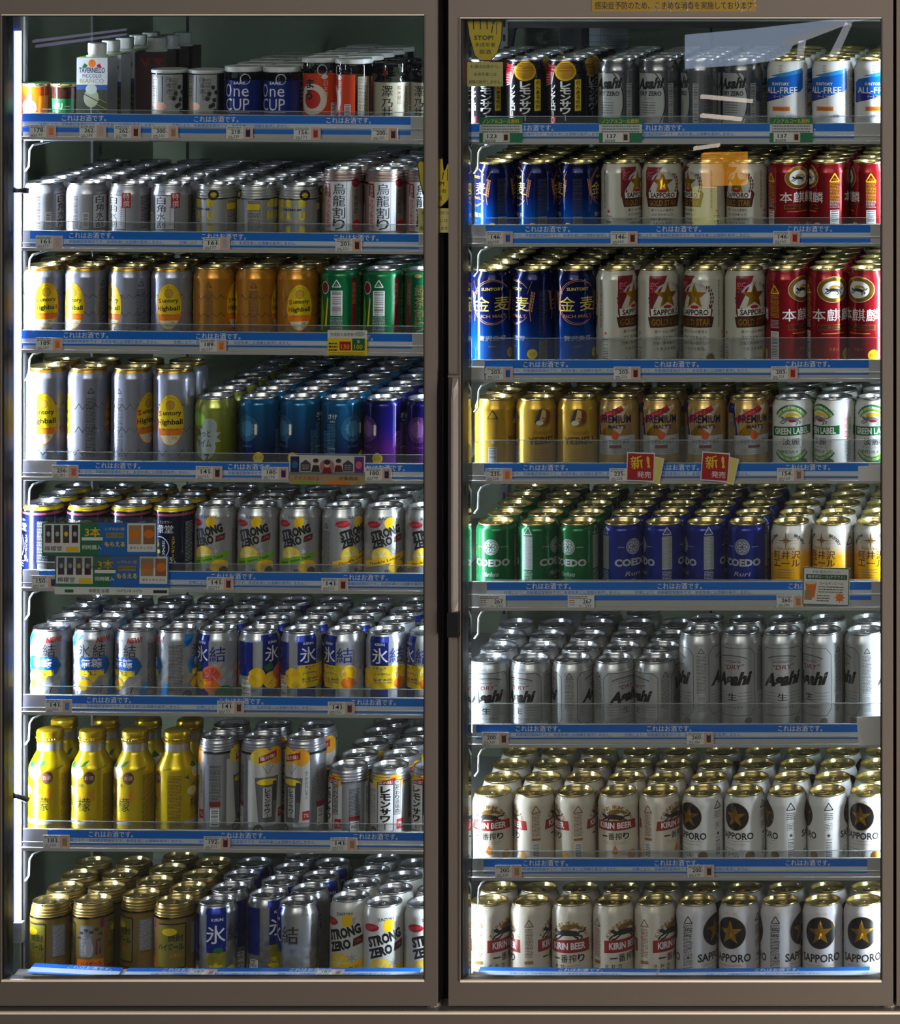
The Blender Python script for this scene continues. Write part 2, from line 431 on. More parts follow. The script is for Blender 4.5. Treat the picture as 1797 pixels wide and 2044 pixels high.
def c_oolong():
    s = Can('oolong', 122, M('rose_silver_can', (180, 158, 150), .3, .7), neck='rib')
    s.rect(-24, 24, 24, 103, M('label_pale_grey', (204, 206, 210), .3)); s.rect(-24, 24, -11, 103, M('label_pinkish', (196, 170, 168), .3))
    for t, z in (('烏', 91), ('龍', 72), ('割', 53), ('り', 35)): s.T(t, 2, z, 17.5, 'dark', 20, .01)
    s.line([(-24, 24), (24, 24), (24, 103), (-24, 103), (-24, 24)], .8, 'ink'); s.line([(14, 24), (14, 103)], .6, 'ink')
    s.poly([(-23, 80), (-12, 77), (-13, 99), (-23, 101)], 'dred'); s.Vt('宝焼酎', -17.5, 98, 6, 'offw', 6); s.Vt('プリン体ゼロ', -17.5, 74, 7, 'red', 7, 1.05)
    s.ell(30, 100, 8, 7, 'dred'); s.Vt('宝焼酎の', 30, 90, 9, 'ink', 7); s.ell(32, 32, 9, 9, 'red')
    s.dashes(60, 24, 94, 18, 'maroon'); s.bars(-45, 24, 64, 12)
    fin(s, 'cocktail_can', 'ribbed-neck tea-highball vertical-script')
def kaku(key, H, base, look, bottom):
    s = Can(key, H, base, 'gold'); Z, k = s.Z, s.k
    s.rect(-50.9, H - 7.5, 50.9, H - 3.2, ink('gold', .9)) if H > 150 or key == 'kaku_silver' else None
    em = M(key + '_embossed', bottom, .18, .9)
    for i in range(8):                                   # tortoise-shell embossing
        x = -44 + i * 12.7
        for z in (22, 50, 78): s.line([(x - 6.3, Z(z - 6)), (x, Z(z + 1)), (x + 6.3, Z(z - 6))], 1.0, em)
    yl = ink('yellow', .3, .3)
    rx, rz, zc = 20.5 * (1 if H < 150 else 1.08), (37 if H < 150 else 41), Z(60 if H > 150 else 60)
    s.ell(0, zc, rx, rz, 'orange'); s.ell(0, zc, rx - .9, rz - .9, yl)
    s.ell(0, zc, rx - 1.2, rz - 1.2, 'orange', 20, 200, 340); s.ell(0, zc, rx - 1.5, rz - 1.5, M('label_foam', (218, 206, 170), .3), 20, 218, 322)
    s.ell(0, zc + rz * .58, 6.5, 7, ink('gold')); s.ring(0, zc + rz * .58, 6.5, 7, .8, 'dgold'); s.arc('TRADE MARK WHISKY', 0, zc, rx - 3, 2, 'dgold', 130, 50, rz - 5)
    h = 7.5 * k
    s.T('S', -14.5 * k, zc + 9 * k, h, 'red', 5 * k, .03); s.T('untory', 2.5 * k, zc + 8.4 * k, h, 'black', 25 * k, .025)
    s.T('H', -15 * k, zc - 3 * k, h * 1.1, 'red', 5.5 * k, .03); s.T('ighball', 3 * k, zc - 3.6 * k, h * 1.3, 'black', 28 * k, .025)
    s.T('角ハイボール', 0, zc - 13 * k, 3.5 * k, 'maroon'); s.T('7%', 6 * k, zc - rz * .7, 4.5 * k, 'dgold')
    s.info(51, 'ink', 14, 88, 15, None)
    fin(s, 'highball_can', look)
kaku('kaku_silver', 122, M('lavender_silver_can', (168, 172, 188), .28, .6), 'lavender-silver yellow-oval', (196, 198, 208))
kaku('kaku_tall', 167, M('lavender_silver_can', (168, 172, 188), .28, .6), 'tall lavender-silver yellow-oval', (196, 198, 208))
kaku('kaku_gold', 122, M('amber_gold_can', (204, 138, 44), .27, .5), 'amber-gold yellow-oval', (226, 168, 76))
def c_tea():
    s = Can('tea', 122, M('tea_green_can', (22, 112, 66), .24, .4), neck='tight')
    s.Vt('緑茶割り', 0, 98, 18, ink('tan', .5), 19, 1.05, .02); s.rect(-26, 20, -17, 108, 'dred'); s.Vt('宝焼酎の', -21.5, 100, 8, 'tan', 7)
    s.poly([(14, 10), (24, 10), (27, 50), (22, 84)], ink('lgreen')); s.ell(-4, 112, 6, 3, 'tan')
    s.ell(30, 92, 8, 10, 'white'); s.ell(30, 92, 7, 9, 'dred')
    s.recycle(51, 98, 7, 'white'); s.bars(51, 48, 88, 19); s.dashes(51, 18, 46, 20, 'lgray'); s.poly([(30, 30), (34, 30), (37, 74), (35, 78)], 'yellow')
    fin(s, 'cocktail_can', 'green barcode-side tea-highball')
def c_lime():
    s = Can('lime', 122, grad('lime_can_colour', [(0, (120, 140, 20)), (.5, (150, 160, 28)), (1, (196, 204, 110))], .22, .6))
    s.ell(-14, 88, 15, 12, 'lgreen'); s.ell(-14, 88, 12, 9, M('lime_flesh', (150, 190, 70), .3)); s.ell(8, 76, 12, 14, M('splash', (196, 210, 206), .2, .5)); s.star(6, 60, 22, M('splash', (196, 210, 206), .2, .5), 9, .6, 20); s.ell(0, 44, 18, 20, M('splash', (196, 210, 206), .2, .5))
    s.T('ごろっと', -6, 66, 11, 'dark', 32, .02); s.T('ライム', -2, 50, 11, 'dark', 26, .02); s.T('7', 4, 26, 15, ink('brown'), 9, .02); s.rect(-8, 9, 12, 13, 'brown')
    s.info(51, 'ink', 20, 92, 14)
    fin(s, 'sour_can', 'lime-green splash-printed')
def c_blue(key, stops, ecol, look):
    s = Can(key, 122, grad(key + '_can_colour', stops, .16, .35), neck='tight')
    e = M(key + '_emblem', ecol, .3, .3); e2 = M(key + '_emblem_line', tuple(min(255, c + 40) for c in ecol), .3, .3)
    s.ell(0, 74, 18, 19, e); s.ring(0, 74, 19, 20, .7, e2); s.star(0, 74, 14, e2, 12, .8)
    s.rect(13, 64, 18, 82, 'tan'); s.rect(13.7, 65, 17.3, 81, 'white'); s.T('CITRUS', 0, 46, 3, e2, 18)
    s.ell(20, 28, 8.5, 9, ink('yellow')); s.T('お酒', 20, 28, 5.5, 'olive', None, .02)
    s.T('さけ', -34, 94, 8, 'white', 15, .02); s.T('KIRE', -34, 86, 3, 'white'); s.dashes(-36, 22, 82, 14, e2); s.bars(-36, 6, 44, 13, 'lgray'); s.dashes(56, 30, 70, 14, e2)
    s.once()
    fin(s, 'sour_can', look)
c_blue('blue', [(0, (6, 14, 44)), (.35, (10, 34, 84)), (1, (22, 104, 150))], (34, 96, 130), 'deep-blue round-emblem')
c_blue('purple', [(0, (92, 30, 118)), (.35, (80, 26, 118)), (.62, (22, 16, 110)), (1, (14, 14, 84))], (96, 52, 118), 'blue-to-purple round-emblem')
def c_lemondo():
    s = Can('lemondo', 122, M('midnight_blue_can', (14, 20, 54), .2, .2), neck='tight')
    s.rect(-50.9, 113.5, 50.9, 119, ink('yellow', .8)); s.rect(-50.9, 106.5, 50.9, 110, ink('pink', .5))
    s.T('こだわりレモンサワー', 0, 97, 5, M('label_pale_yellow', (214, 208, 150), .3), 42, .01); s.T('檸檬堂', 0, 86, 13, 'white', 46, .012)
    s.ring(0, 56, 16.5, 18, 1.5, 'white'); s.ell(-6, 62, 6, 6, 'yellow'); s.star(-2, 50, 5, 'yellow', 7, .6); s.Vt('はちみつ', 8, 68, 6, 'white', 5)
    s.ell(-2, 42, 3, 2.5, 'yellow'); s.Vt('スタンダード', 23, 74, 6, 'yellow', 5); s.T('5', 20, 37, 9, 'white', None, 0); s.T('%', 26, 34, 3.5, 'white'); s.dashes(0, 22, 32, 34, 'white', 4)
    s.ell(0, 12, 14, 6, ink('yellow', .2))
    s.dashes(51, 32, 96, 16, 'lgray'); s.bars(51, 14, 30, 14, 'lgray')
    fin(s, 'sour_can', 'midnight-blue yellow-rimmed')
def c_strong(key, band, txt, H=122, base=None):
    s = Can(key, H, base or M('zero_silver_can', (196, 198, 198), .26, .55)); Z, k = s.Z, s.k
    s.T('SUNTORY', 2, Z(106), 4.6 * k, 'black', 27, .02); s.ell(7, Z(98), 9 * k, 9 * k, ink('lemon')); s.poly([(14, Z(100)), (20, Z(103)), (18, Z(94)), (13, Z(92))], ink('lgray'))
    s.T('STRONG', 0, Z(83), 15 * k, 'black', 50 * k, .06, 14); s.T('ZERO', -6 * k, Z(67), 14 * k, 'black', 34 * k, .06, 14)
    s.poly([(13 * k, Z(66)), (28 * k, Z(69.5)), (29 * k, Z(80)), (14 * k, Z(76))], 'maroon'); s.T('-196', 21 * k, Z(73), 4 * k, 'pink', 10, .02, 14)
    s.ell(-20 * k, Z(96), 12 * k, 5.5 * k, 'red'); s.T('新実感UP', -20 * k, Z(96), 5 * k, 'pink', 21 * k, .02, 14)
    s.ell(-7, Z(46), 16 * k, 14 * k, ink('lemon')); s.ell(-7, Z(46), 14 * k, 12 * k, M('lemon_flesh', (232, 206, 86), .35))
    for i in range(6): s.line([(-7, Z(46)), (-7 + 13 * k * math.cos(i * 1.05), Z(46) + 11 * k * math.sin(i * 1.05))], .9, 'cream')
    s.star(14, Z(52), 9, 'ink', 6, .25); s.star(14, Z(52), 7.6, 'lgray', 6, .25)
    s.poly([(-36, Z(26)), (36, Z(41)), (36, Z(51)), (-36, Z(37))], band); s.T(txt, 0, Z(38.5), 4.4 * k, 'dark', 52, .02, 12)
    s.ell(20, Z(28), 15 * k, 10 * k, ink('lemon')); s.T('9', 2, Z(20), 9, 'black', 6, .02); s.ell(26, Z(20), 7, 7, 'dark')
    s.info(-51 + 102, 'ink', 22, 86, 16)
    fin(s, 'sour_can', 'tall white tilted-slogan' if H > 150 else ('silver green-band' if band == 'lgreen' else 'silver yellow-band') + ' tilted-slogan')
c_strong('strong_green', 'lgreen', 'Bitter lemon Taste'); c_strong('strong_yellow', 'lemon', 'Double Lemon')
c_strong('strong_tall', 'lemon', 'ダブルレモン', 167, M('zero_white_can', (214, 214, 208), .3, .1))
def c_mutou():
    s = Can('mutou', 122, M('ice_silver_can', (196, 200, 206), .26, .55), fine=True)
    s.poly([(-34, 116), (-14, 114), (-24, 100), (-38, 94)], ink('sky')); s.poly([(-36, 104), (-18, 110), (-30, 96)], ink('sblue'))
    s.T('NEW!', 20, 107, 9, 'red', 24, .05, 4, .25); s.T('KIRIN', -5, 106, 3.2, 'ink')
    s.T('氷', -12, 90, 20, 'dark', 20, .012); s.T('結', 12, 90, 20, 'dark', 20, .012)
    s.poly([(-30, 66), (-24, 80), (24, 80), (32, 66), (24, 52), (-24, 52)], ink('sblue')); s.poly([(32, 66), (24, 80), (18, 80), (26, 66), (18, 52), (24, 52)], ink('teal')); s.poly([(-30, 66), (-24, 80), (-18, 80), (-24, 66), (-18, 52), (-24, 52)], ink('sky'))
    s.T('無糖', 0, 70, 15, 'white', 33, .04); s.rect(-20, 50, 20, 59, ink('yellow')); s.T('レモン', 0, 54.5, 6.5, 'dark', 22, .03)
    s.poly([(-8, 50), (12, 50), (4, 40)], ink('yellow')); s.ell(-10, 36, 12, 9, ink('lemon')); s.poly([(6, 14), (30, 14), (30, 44), (18, 38)], ink('lgray')); s.T('7', 16, 28, 12, 'dark', 7, .02); s.poly([(22, 12), (40, 12), (40, 40), (30, 34)], ink('sky')); s.ell(-30, 18, 9, 9, 'ink'); s.T('お酒', -30, 18, 6, 'lgray')
    s.dashes(52, 26, 100, 22, 'ink')
    fin(s, 'sour_can', 'silver-blue sugar-free faceted')
def c_hyo(key, H, fruit, look):
    s = Can(key, H, M('ice_silver_can', (196, 200, 206), .26, .55) if H < 150 else M('ice_grey_silver_can', (176, 178, 180), .26, .7), fine=True); Z, k = s.Z, s.k
    bl = M('ice_blue_print', (14, 44, 150), .2, .5)
    s.rect(-31, 8, 0, H - 14, bl); s.rect(-33.5, H - 15, 1, H - 6, bl)
    s.T('KIRIN', -14, Z(104), 4 * k, 'white', 16 * k, .02)
    s.T('氷', -14 * k, Z(86), 25 * k, 'white', 26 * k, .02); s.T('結', 14 * k, Z(86), 24 * k, M('ice_navy_print', (24, 44, 120), .3) if H < 150 else 'dark', 25 * k, .02)
    if fruit == 'grapefruit':
        s.ell(-14, 44, 16, 14, ink('lemon')); s.ell(4, 54, 17, 14, M('grapefruit_rind', (226, 120, 60), .35)); s.ell(4, 54, 14.5, 11.5, M('grapefruit_flesh', (206, 66, 50), .35))
        for i in range(7): s.line([(4, 54), (4 + 13 * math.cos(i * .9), 54 + 10 * math.sin(i * .9))], .7, 'peach')
        s.ell(6, 34, 13, 10, ink('orange')); s.poly([(-30, 66), (-16, 74), (-12, 64), (-24, 58)], 'green'); s.ell(26, 22, 16, 14, ink('green'))
    elif fruit == 'lemon':
        s.rect(-31, Z(34), 20, Z(70), ink('yellow', .2)); s.T('レモンの', -14, Z(65), 6, M('ice_navy_print', (24, 44, 120), .3), 22, .03); s.T('ハイパワー', -10, Z(56), 6, bl, 26, .03); s.T('氷点凍結', -10, Z(46), 8, bl, 30, .03)
        s.rect(-28, Z(36), 10, Z(39), 'lemon'); s.ell(22, Z(58), 12, 12, 'cream'); s.ell(22, Z(58), 10.8, 10.8, ink('lemon')); s.ell(20, Z(42), 11, 9, ink('orange'))
    else:
        s.rect(-31, 8, 0, Z(64), ink('olive', .3)); s.star(-16, Z(40), 18, ink('yellow', .2), 8, .7); s.ell(10, Z(34), 15, 15, ink('lemon')); s.ell(10, Z(34), 13, 13, M('lemon_flesh', (232, 206, 86), .35)); s.ell(-12, Z(66), 8, 5, 'green')
        s.ring(36, Z(40), 6, 6, .6, 'ink')
    s.once(); s.dashes(62, Z(30), Z(96), 24, 'ink'); s.bars(-58, Z(12), Z(46), 18); s.rect(-76, Z(52), -46, H - 16, bl); s.T('結', 92, Z(86), 22 * k, M('ice_navy_print', (24, 44, 120), .3), 24); s.ell(-40, Z(50), 14, 16, ink('lemon')) if fruit != 'plain' else None; s.rect(78, 10, 100, Z(30), 'green') if fruit == 'grapefruit' else None
    fin(s, 'sour_can', look)
c_hyo('hyo_gf', 122, 'grapefruit', 'blue-silver faceted grapefruit'); c_hyo('hyo_lemon', 122, 'lemon', 'blue-silver faceted lemon'); c_hyo('hyo_tall', 167, 'plain', 'tall blue-silver faceted')
def c_lsour(key, H):
    s = Can(key, H, M('sour_silver_can', (176, 178, 184), .28, .7), neck='rib'); Z, k = s.Z, s.k
    s.rect(-32, Z(16), 31, Z(97), M('label_silver_white', (208, 208, 206), .3, .2)); s.ell(-10, Z(101), 15 * k, 12 * k, ink('lemon')); s.ell(-12, Z(99), 12 * k, 9 * k, M('lemon_flesh', (232, 206, 86), .35)); s.ell(16, Z(101), 13 * k, 12 * k, M('lemon_whole', (238, 164, 24), .35))
    s.poly([(-14, Z(93)), (16, Z(99)), (16, Z(108)), (-14, Z(101))], 'red'); s.T('塩の味!', 0, Z(100), 6 * k, 'white', 24, .03, 10)
    if H > 150:
        s.poly([(-14, Z(20)), (14, Z(20)), (20, Z(76)), (-20, Z(76))], M('glass_grey_print', (112, 112, 116), .3, .3)); s.ell(0, Z(70), 17, 5, ink('yellow')); s.line([(0, Z(80)), (-8, Z(90))], .7, 'ink'); s.line([(0, Z(80)), (10, Z(90))], .7, 'ink')
        s.rect(-8, Z(26), 8, Z(64), 'lgray'); s.line([(-8, Z(26)), (8, Z(26)), (8, Z(64)), (-8, Z(64)), (-8, Z(26))], 1, 'dark'); s.Vt('レモンサワー', 0, Z(62), 7.4, 'dark', 9, 1.1, .03); s.rect(9, Z(46), 16, Z(70), 'ink')
        s.Vt('のこだわりレモン', 26, Z(84), 5, 'ink', 4.4); s.poly([(20, Z(24)), (31, Z(25)), (31, Z(36)), (20, Z(35))], 'red'); s.T('7%', 26, Z(30), 6, 'white', 8); s.ell(-14, Z(12), 8, 9, 'dark'); s.T('お酒', -14, Z(12), 5, 'lemon')
    else:
        s.rect(-13, 24, 13, 98, 'white'); s.line([(-13, 24), (13, 24), (13, 98), (-13, 98), (-13, 24)], 1.2, 'dark'); s.Vt('レモンサワー', 0, 95, 11, 'black', 17, 1.06, .05)
        s.rect(14, 50, 24, 104, 'lgray'); s.Vt('こだわり酒場の', 19, 102, 6.6, 'dark', 7, 1.1, .03); s.line([(14, 50), (24, 50), (24, 104), (14, 104), (14, 50)], .9, 'dark')
        s.Vt('のレモンサワー', -20, 90, 6, 'ink', 4.5); s.Vt('まるごと漬けた', -27, 90, 5.4, 'ink', 4.2)
        s.poly([(18, 26), (30, 27), (30, 43), (18, 42)], 'red'); s.T('7%', 24, 34, 7, 'white', 9); s.ell(-22, 22, 8, 8, 'dark'); s.T('お酒', -22, 22, 5, 'lemon')
    s.dashes(51, Z(24), Z(90), 18, 'ink'); s.rect(42, Z(40), 60, Z(46), 'dred'); s.bars(51, Z(16), Z(38), 14)
    fin(s, 'sour_can', 'tall silver lemon-topped' if H > 150 else 'silver lemon-topped boxed-script')
def c_goldhai():
    s = Can('goldhai', 167, M('antique_gold_can', (150, 124, 60), .32, .55), 'gold', 'rib')
    s.rect(-24, 66, 24, 136, M('label_olive', (122, 112, 34), .35)); s.line([(-24, 66), (24, 66), (24, 136), (-24, 136), (-24, 66)], 2.4, 'dark'); s.line([(-26, 64), (26, 64), (26, 138), (-26, 138), (-26, 64)], 1, ink('gold', .8))
    s.T('焼酎', 8, 114, 11, 'black', 24, .04); s.T('ハイボール', 0, 100, 11, 'black', 42, .04); s.T('レモン', 8, 86, 6, 'orange', 18, .02); s.ell(-2, 124, 12, 6, ink('yellow', .2))
    s.rect(-12, 50, 20, 58, 'dred'); s.ell(-31, 136, 4, 8, M('label_plum', (110, 40, 80), .3))
    s.rect(34, 84, 56, 134, ink('gray')); s.dashes(45, 86, 132, 18, 'lgray'); s.dashes(45, 40, 80, 24, 'tan')
    s.once(); s.ell(-52, 96, 7, 13, ink('lgray')); s.ell(-52, 110, 4, 4, ink('lgray')); [s.ell(-48 + a, 122 + b, 4, 2.4, 'ink', 10) for a, b in ((-16, 0), (-8, 4), (0, 1), (8, 5), (14, -3), (-20, -8), (12, -12))]; s.poly([(-42, 86), (-38, 86), (-39, 108), (-41, 112)], 'dred'); s.poly([(-36, 88), (-33, 88), (-34, 106)], 'navy'); s.rect(-72, 66, -24, 80, ink('orange')); s.T('ハイボール', -48, 73, 7, 'brown', 34, .02); s.rect(-20, 62, -28, 140, ink('dgold'))
    fin(s, 'highball_can', 'tall antique-gold ribbed-neck')
def c_nalemon():
    s = Can('nalemon', 122, M('coal_black_can', (26, 22, 24), .2, .35), neck='rib')
    s.poly([(-40, 82), (-22, 86), (-16, 112), (-40, 116)], 'red'); s.line([(-40, 80), (-22, 84), (-15, 112)], 1.6, 'lgray'); s.dashes(-32, 84, 98, 12, 'white', 4); s.ell(2, 104, 18, 16, ink('lemon', .2)); s.ell(2, 104, 15, 13, M('lemon_circle_print', (206, 150, 30), .3, .2))
    s.Vt('レモンサワー', 2, 88, 10.4, 'white', 17, 1.02, .035); s.Vt('ノンアルコール', -19, 82, 8, 'white', 9, 1.02, .03); s.rect(17, 40, 29, 90, ink('yellow')); s.Vt('のんある晩酌', 23, 88, 6.6, 'dark', 8, 1.16, .03)
    s.rect(-26, 20, -14, 32, 'red'); s.ring(-20, 26, 3, 4.4, 1.4, 'white'); s.rect(-50.9, 4, 50.9, 14, ink('gray')); 
    for x in (-20, -8, 4, 16): s.ring(x, 12, 5, 5, .7, 'lgray')
    s.dashes(51, 20, 92, 16, 'ink')
    fin(s, 'soft_drink_can', 'black lemon-printed')
def c_dryzero():
    s = Can('dryzero', 122, M('smoke_silver_can', (140, 140, 142), .24, .85))
    s.rect(-30, 12, 10, 100, M('label_silver_pearl', (190, 192, 190), .26, .4)); s.ell(10, 56, 9, 44, M('label_silver_pearl', (190, 192, 190), .26, .4))
    s.ring(-30, 56, 50, 60, 1.6, 'black', -48, 48)
    s.T('Asahi', -6, 84, 18, 'black', 46, .05, 4, .35); s.T('DRY ZERO', -6, 68, 7.5, 'black', 40, .04); s.T('ドライゼロ', -8, 60, 3, 'dred'); s.dashes(-8, 36, 54, 26, 'ink', 4); s.T('スムース', -12, 28, 4, 'maroon')
    s.dashes(-50, 16, 96, 16, 'ink'); s.bars(30, 22, 84, 9, 'lgray')
    fin(s, 'soft_drink_can', 'silver-grey curved-panel')
def c_allfree():
    s = Can('allfree', 122, WHITE_CAN, 'gold')
    s.poly([(-38, 54), (-30, 56), (-12, 60), (8, 64), (20, 68), (32, 70), (38, 76), (38, 104), (30, 102), (12, 98), (-10, 94), (-30, 90), (-38, 84)], M('brush_blue', (16, 96, 190), .25)); s.poly([(-38, 52), (-18, 56), (6, 62), (-14, 70), (-38, 72)], M('brush_navy', (34, 40, 140), .25)); s.poly([(-20, 96), (30, 106), (38, 108), (34, 100), (0, 94)], M('brush_sky', (40, 140, 206), .25))
    s.T('SUNTORY', -2, 83, 4.6, 'white', 30, .02); s.T('ALL-FREE', -2, 73, 10, 'white', 58, .015); s.T('オールフリー', 0, 63, 4, 'white', 26)
    for i in range(4): s.line([(-4, 98 + i * 4), (-1, 100.5 + i * 4), (2, 98 + i * 4)], 1, 'gray')
    s.rect(-16, 40, 14, 47, ink('orange')); s.T('ノンアルコール', -1, 43.5, 4, 'brown', 24, .02); s.T('カロリー0 糖質0', 8, 32, 5, 'navy', 32); s.T('100% ビール', 0, 14, 3.2, 'gray', 30)
    s.info(51, 'ink', 26, 90, 14)
    fin(s, 'soft_drink_can', 'white blue-brushstroke')
def wheat(s, x, z, k, m, lean=1):
    for i in range(7):
        s.ell(x + lean * (i * 1.2) * k - 2 * k, z - i * 4.4 * k, 1.1 * k, 2.1 * k, m, 10); s.ell(x + lean * (i * 1.2) * k + 2 * k, z - i * 4.4 * k - 1.6, 1.1 * k, 2.1 * k, m, 10)
    s.line([(x, z), (x + lean * 9 * k, z - 30 * k), (x + lean * 6 * k, z - 44 * k)], 1 * k, m)
def c_kinmugi(key, H):
    s = Can(key, H, grad(key + '_colour', [(0, (8, 92, 190)), (.3, (6, 80, 176)), (.55, (14, 30, 100)), (1, (12, 16, 62))], .16, .45, H / 1000), 'gold'); Z, k = s.Z, s.k
    g = ink('gold', .3); cp = M('wheat_copper', (206, 140, 84), .3, .3); yel = M('gold_letter', (232, 206, 90), .3, .2)
    s.ring(0, Z(82), 29 * k, 31 * k, .9, cp, 40, 320); s.ring(1, Z(82), 27.6 * k, 29 * k, .7, cp, 60, 300)
    for sd in (-1, 1): wheat(s, sd * 31 * k, Z(94), .9 * k, cp, -sd * .6); s.line([(sd * 34, Z(108)), (sd * 26, Z(92))], .8, g)
    s.T('SUNTORY', 0, Z(98), 4.4 * k, yel, 31 * k, .02); s.T('金', -15 * k, Z(80), 20 * k, yel, 22 * k, .01); s.T('麦', 14 * k, Z(80), 20 * k, yel, 22 * k, .01); s.T('RICH MALT', 0, Z(65), 4.6 * k, cp, 42 * k, .015)
    s.T('贅沢麦芽', 0, Z(38), 7 * k, 'lgray', 40 * k, .01); s.T('国産素材', 0, Z(28), 3, g)
    s.ell(36 if H < 150 else 34, Z(19), 7 * k, 7 * k, ink('yellow')); s.T('お酒', 36 if H < 150 else 34, Z(19), 4.5 * k, 'olive')
    s.dashes(52, Z(40), Z(96), 15, 'ink'); s.bars(52, Z(10), Z(36), 14, 'gray'); s.once()
    fin(s, 'beer_can', ('tall ' if H > 150 else '') + 'blue gold-lettered')
def c_goldstar(key, H):
    s = Can(key, H, M('champagne_white_can', (206, 202, 186), .24, .15), 'gold'); Z, k = s.Z, s.k
    s.poly([(-30, Z(66)), (-30, Z(114)), (0, Z(114))], 'dred'); s.T('新', -21, Z(100), 15 * k, 'pink', 13 * k, .01)
    br = ink('maroon')
    for sd in (-1, 1):
        for i in range(8):
            a = math.radians(-50 + i * 13); x = sd * 25 * k * math.cos(a); z = Z(86) + 24 * k * math.sin(a); s.ell(x - 1.5, z, 1.2, 2.6, br); s.ell(x + 2, z, 1.2, 2.6, br)
    s.ring(0, Z(88), 18 * k, 18 * k, 3, 'lgray', 20, 160); s.arc('QUALITY GOLD', 0, Z(88), 20 * k, 3, 'ink', 150, 30)
    s.star(0, Z(89), 19 * k, ink('gold', .1)); s.ell(0, Z(76), 7, 3, 'red')
    s.poly([(-26, Z(78)), (-22, Z(66)), (22, Z(66)), (26, Z(78)), (30, Z(72)), (28, Z(64)), (-28, Z(64)), (-30, Z(72))], br); s.poly([(-24 * k, Z(74)), (24 * k, Z(74)), (23 * k, Z(65)), (-23 * k, Z(65))], 'offw'); s.T('SAPPORO', 0, Z(69.5), 8 * k, 'black', 40 * k, .03)
    s.poly([(-28 * k, Z(64)), (28 * k, Z(64)), (25 * k, Z(51)), (-25 * k, Z(51))], 'brown'); s.T('GOLD STAR', 0, Z(57.5), 9.5 * k, ink('gold', .2), 46 * k, .03)
    for t, z in (('黒ラベルの麦芽と', 46), ('ヱビスのホップ。', 39), ('力強く飲み飽きない', 32), ('うまさを実現。', 25)): s.T(t, 0, Z(z), 4.4 * k, 'dark', 4.6 * k * len(t), .01)
    s.T('ゴールドスター', 0, Z(12), 5 * k, 'ink', 32 * k, .01); s.ell(26, Z(14), 6 * k, 6 * k, ink('gold', .3))
    s.star(51, Z(44), 3.5, 'red'); s.rect(46, Z(36), 56, Z(37), 'ink'); s.bars(51, Z(10), Z(32), 13, 'offw'); s.dashes(42, Z(50), Z(108), 3, 'ink')
    fin(s, 'beer_can', ('tall ' if H > 150 else '') + 'champagne-white gold-star')
def c_honkirin(key, H):
    s = Can(key, H, M('crimson_can', (150, 22, 30), .22, .4), 'gold'); Z, k = s.Z, s.k
    s.ell(0, Z(97), 24 * k, 18 * k, 'offw'); s.ell(0, Z(97), 23.4 * k, 17.4 * k, ink('gold', .3)); s.ell(0, Z(97), 16.5 * k, 12 * k, 'white'); s.kirin(0, Z(97), .62 * k, 'gold', 'dark'); s.arc('KIRIN BREWERY', 0, Z(97), 19.6 * k, 3, 'dgold', 150, 30, 14.4 * k)
    for t, x in (('本', -22), ('麒', 0), ('麟', 22)): s.T(t, x * k, Z(66), 17 * k, 'white', 20 * k, .015)
    s.rect(-24 * k, Z(48), 24 * k, Z(54), 'maroon'); s.line([(-24 * k, Z(48)), (24 * k, Z(48)), (24 * k, Z(54)), (-24 * k, Z(54)), (-24 * k, Z(48))], .8, ink('gold', .4)); s.T('長期熟成', 0, Z(51), 4, ink('gold', .3), 20); s.rect(-20, Z(43), 20, Z(44), 'gold')
    s.T('うまい', 0, Z(24), 5, 'gold'); s.ell(22 * k, Z(17), 9, 9, ink('yellow')); s.T('お酒', 22 * k, Z(17), 6, 'olive', None, .02)
    s.recycle(51, Z(96), 8, 'yellow'); s.dashes(51, Z(62), Z(90), 16, 'gold'); s.dashes(51, Z(50), Z(60), 16, 'lgray'); s.bars(51, Z(12), Z(46), 15)
    fin(s, 'beer_can', ('tall ' if H > 150 else '') + 'crimson gold-oval')
def c_yebisu():
    s = Can('yebisu', 122, M('bright_gold_can', (206, 164, 52), .27, .45), 'gold')
    s.ell(0, 92, 14, 15, M('yebisu_shade', (150, 112, 40), .3, .4)); s.ell(-2, 96, 8, 9, M('emblem_pale', (216, 186, 110), .3, .2)); s.poly([(-14, 84), (-8, 102), (-2, 108), (-4, 96), (-8, 82)], 'ink'); s.poly([(4, 104), (12, 100), (10, 84), (4, 80)], M('emblem_maroon', (120, 54, 40), .3)); s.ell(-6, 84, 6, 4, 'offw'); s.line([(-2, 92), (8, 88)], 1.4, 'ink')
    s.T('Premium', 0, 69, 8, M('yebisu_brown', (120, 82, 30), .3), 32, 0, 0, .25); s.T('YEBISU', 0, 56, 12, M('yebisu_brown_dark', (72, 46, 18), .3), 50, .03); s.dashes(0, 20, 42, 30, 'dgold', 5)
    s.recycle(51, 96, 8, 'brown'); s.dashes(51, 60, 90, 17, 'dgold'); s.star(51, 54, 4, 'lgray'); s.bars(51, 12, 46, 14, 'lgray')
    s.rect(-30, 78, -24, 92, 'red') if False else None
    fin(s, 'beer_can', 'bright-gold plain')
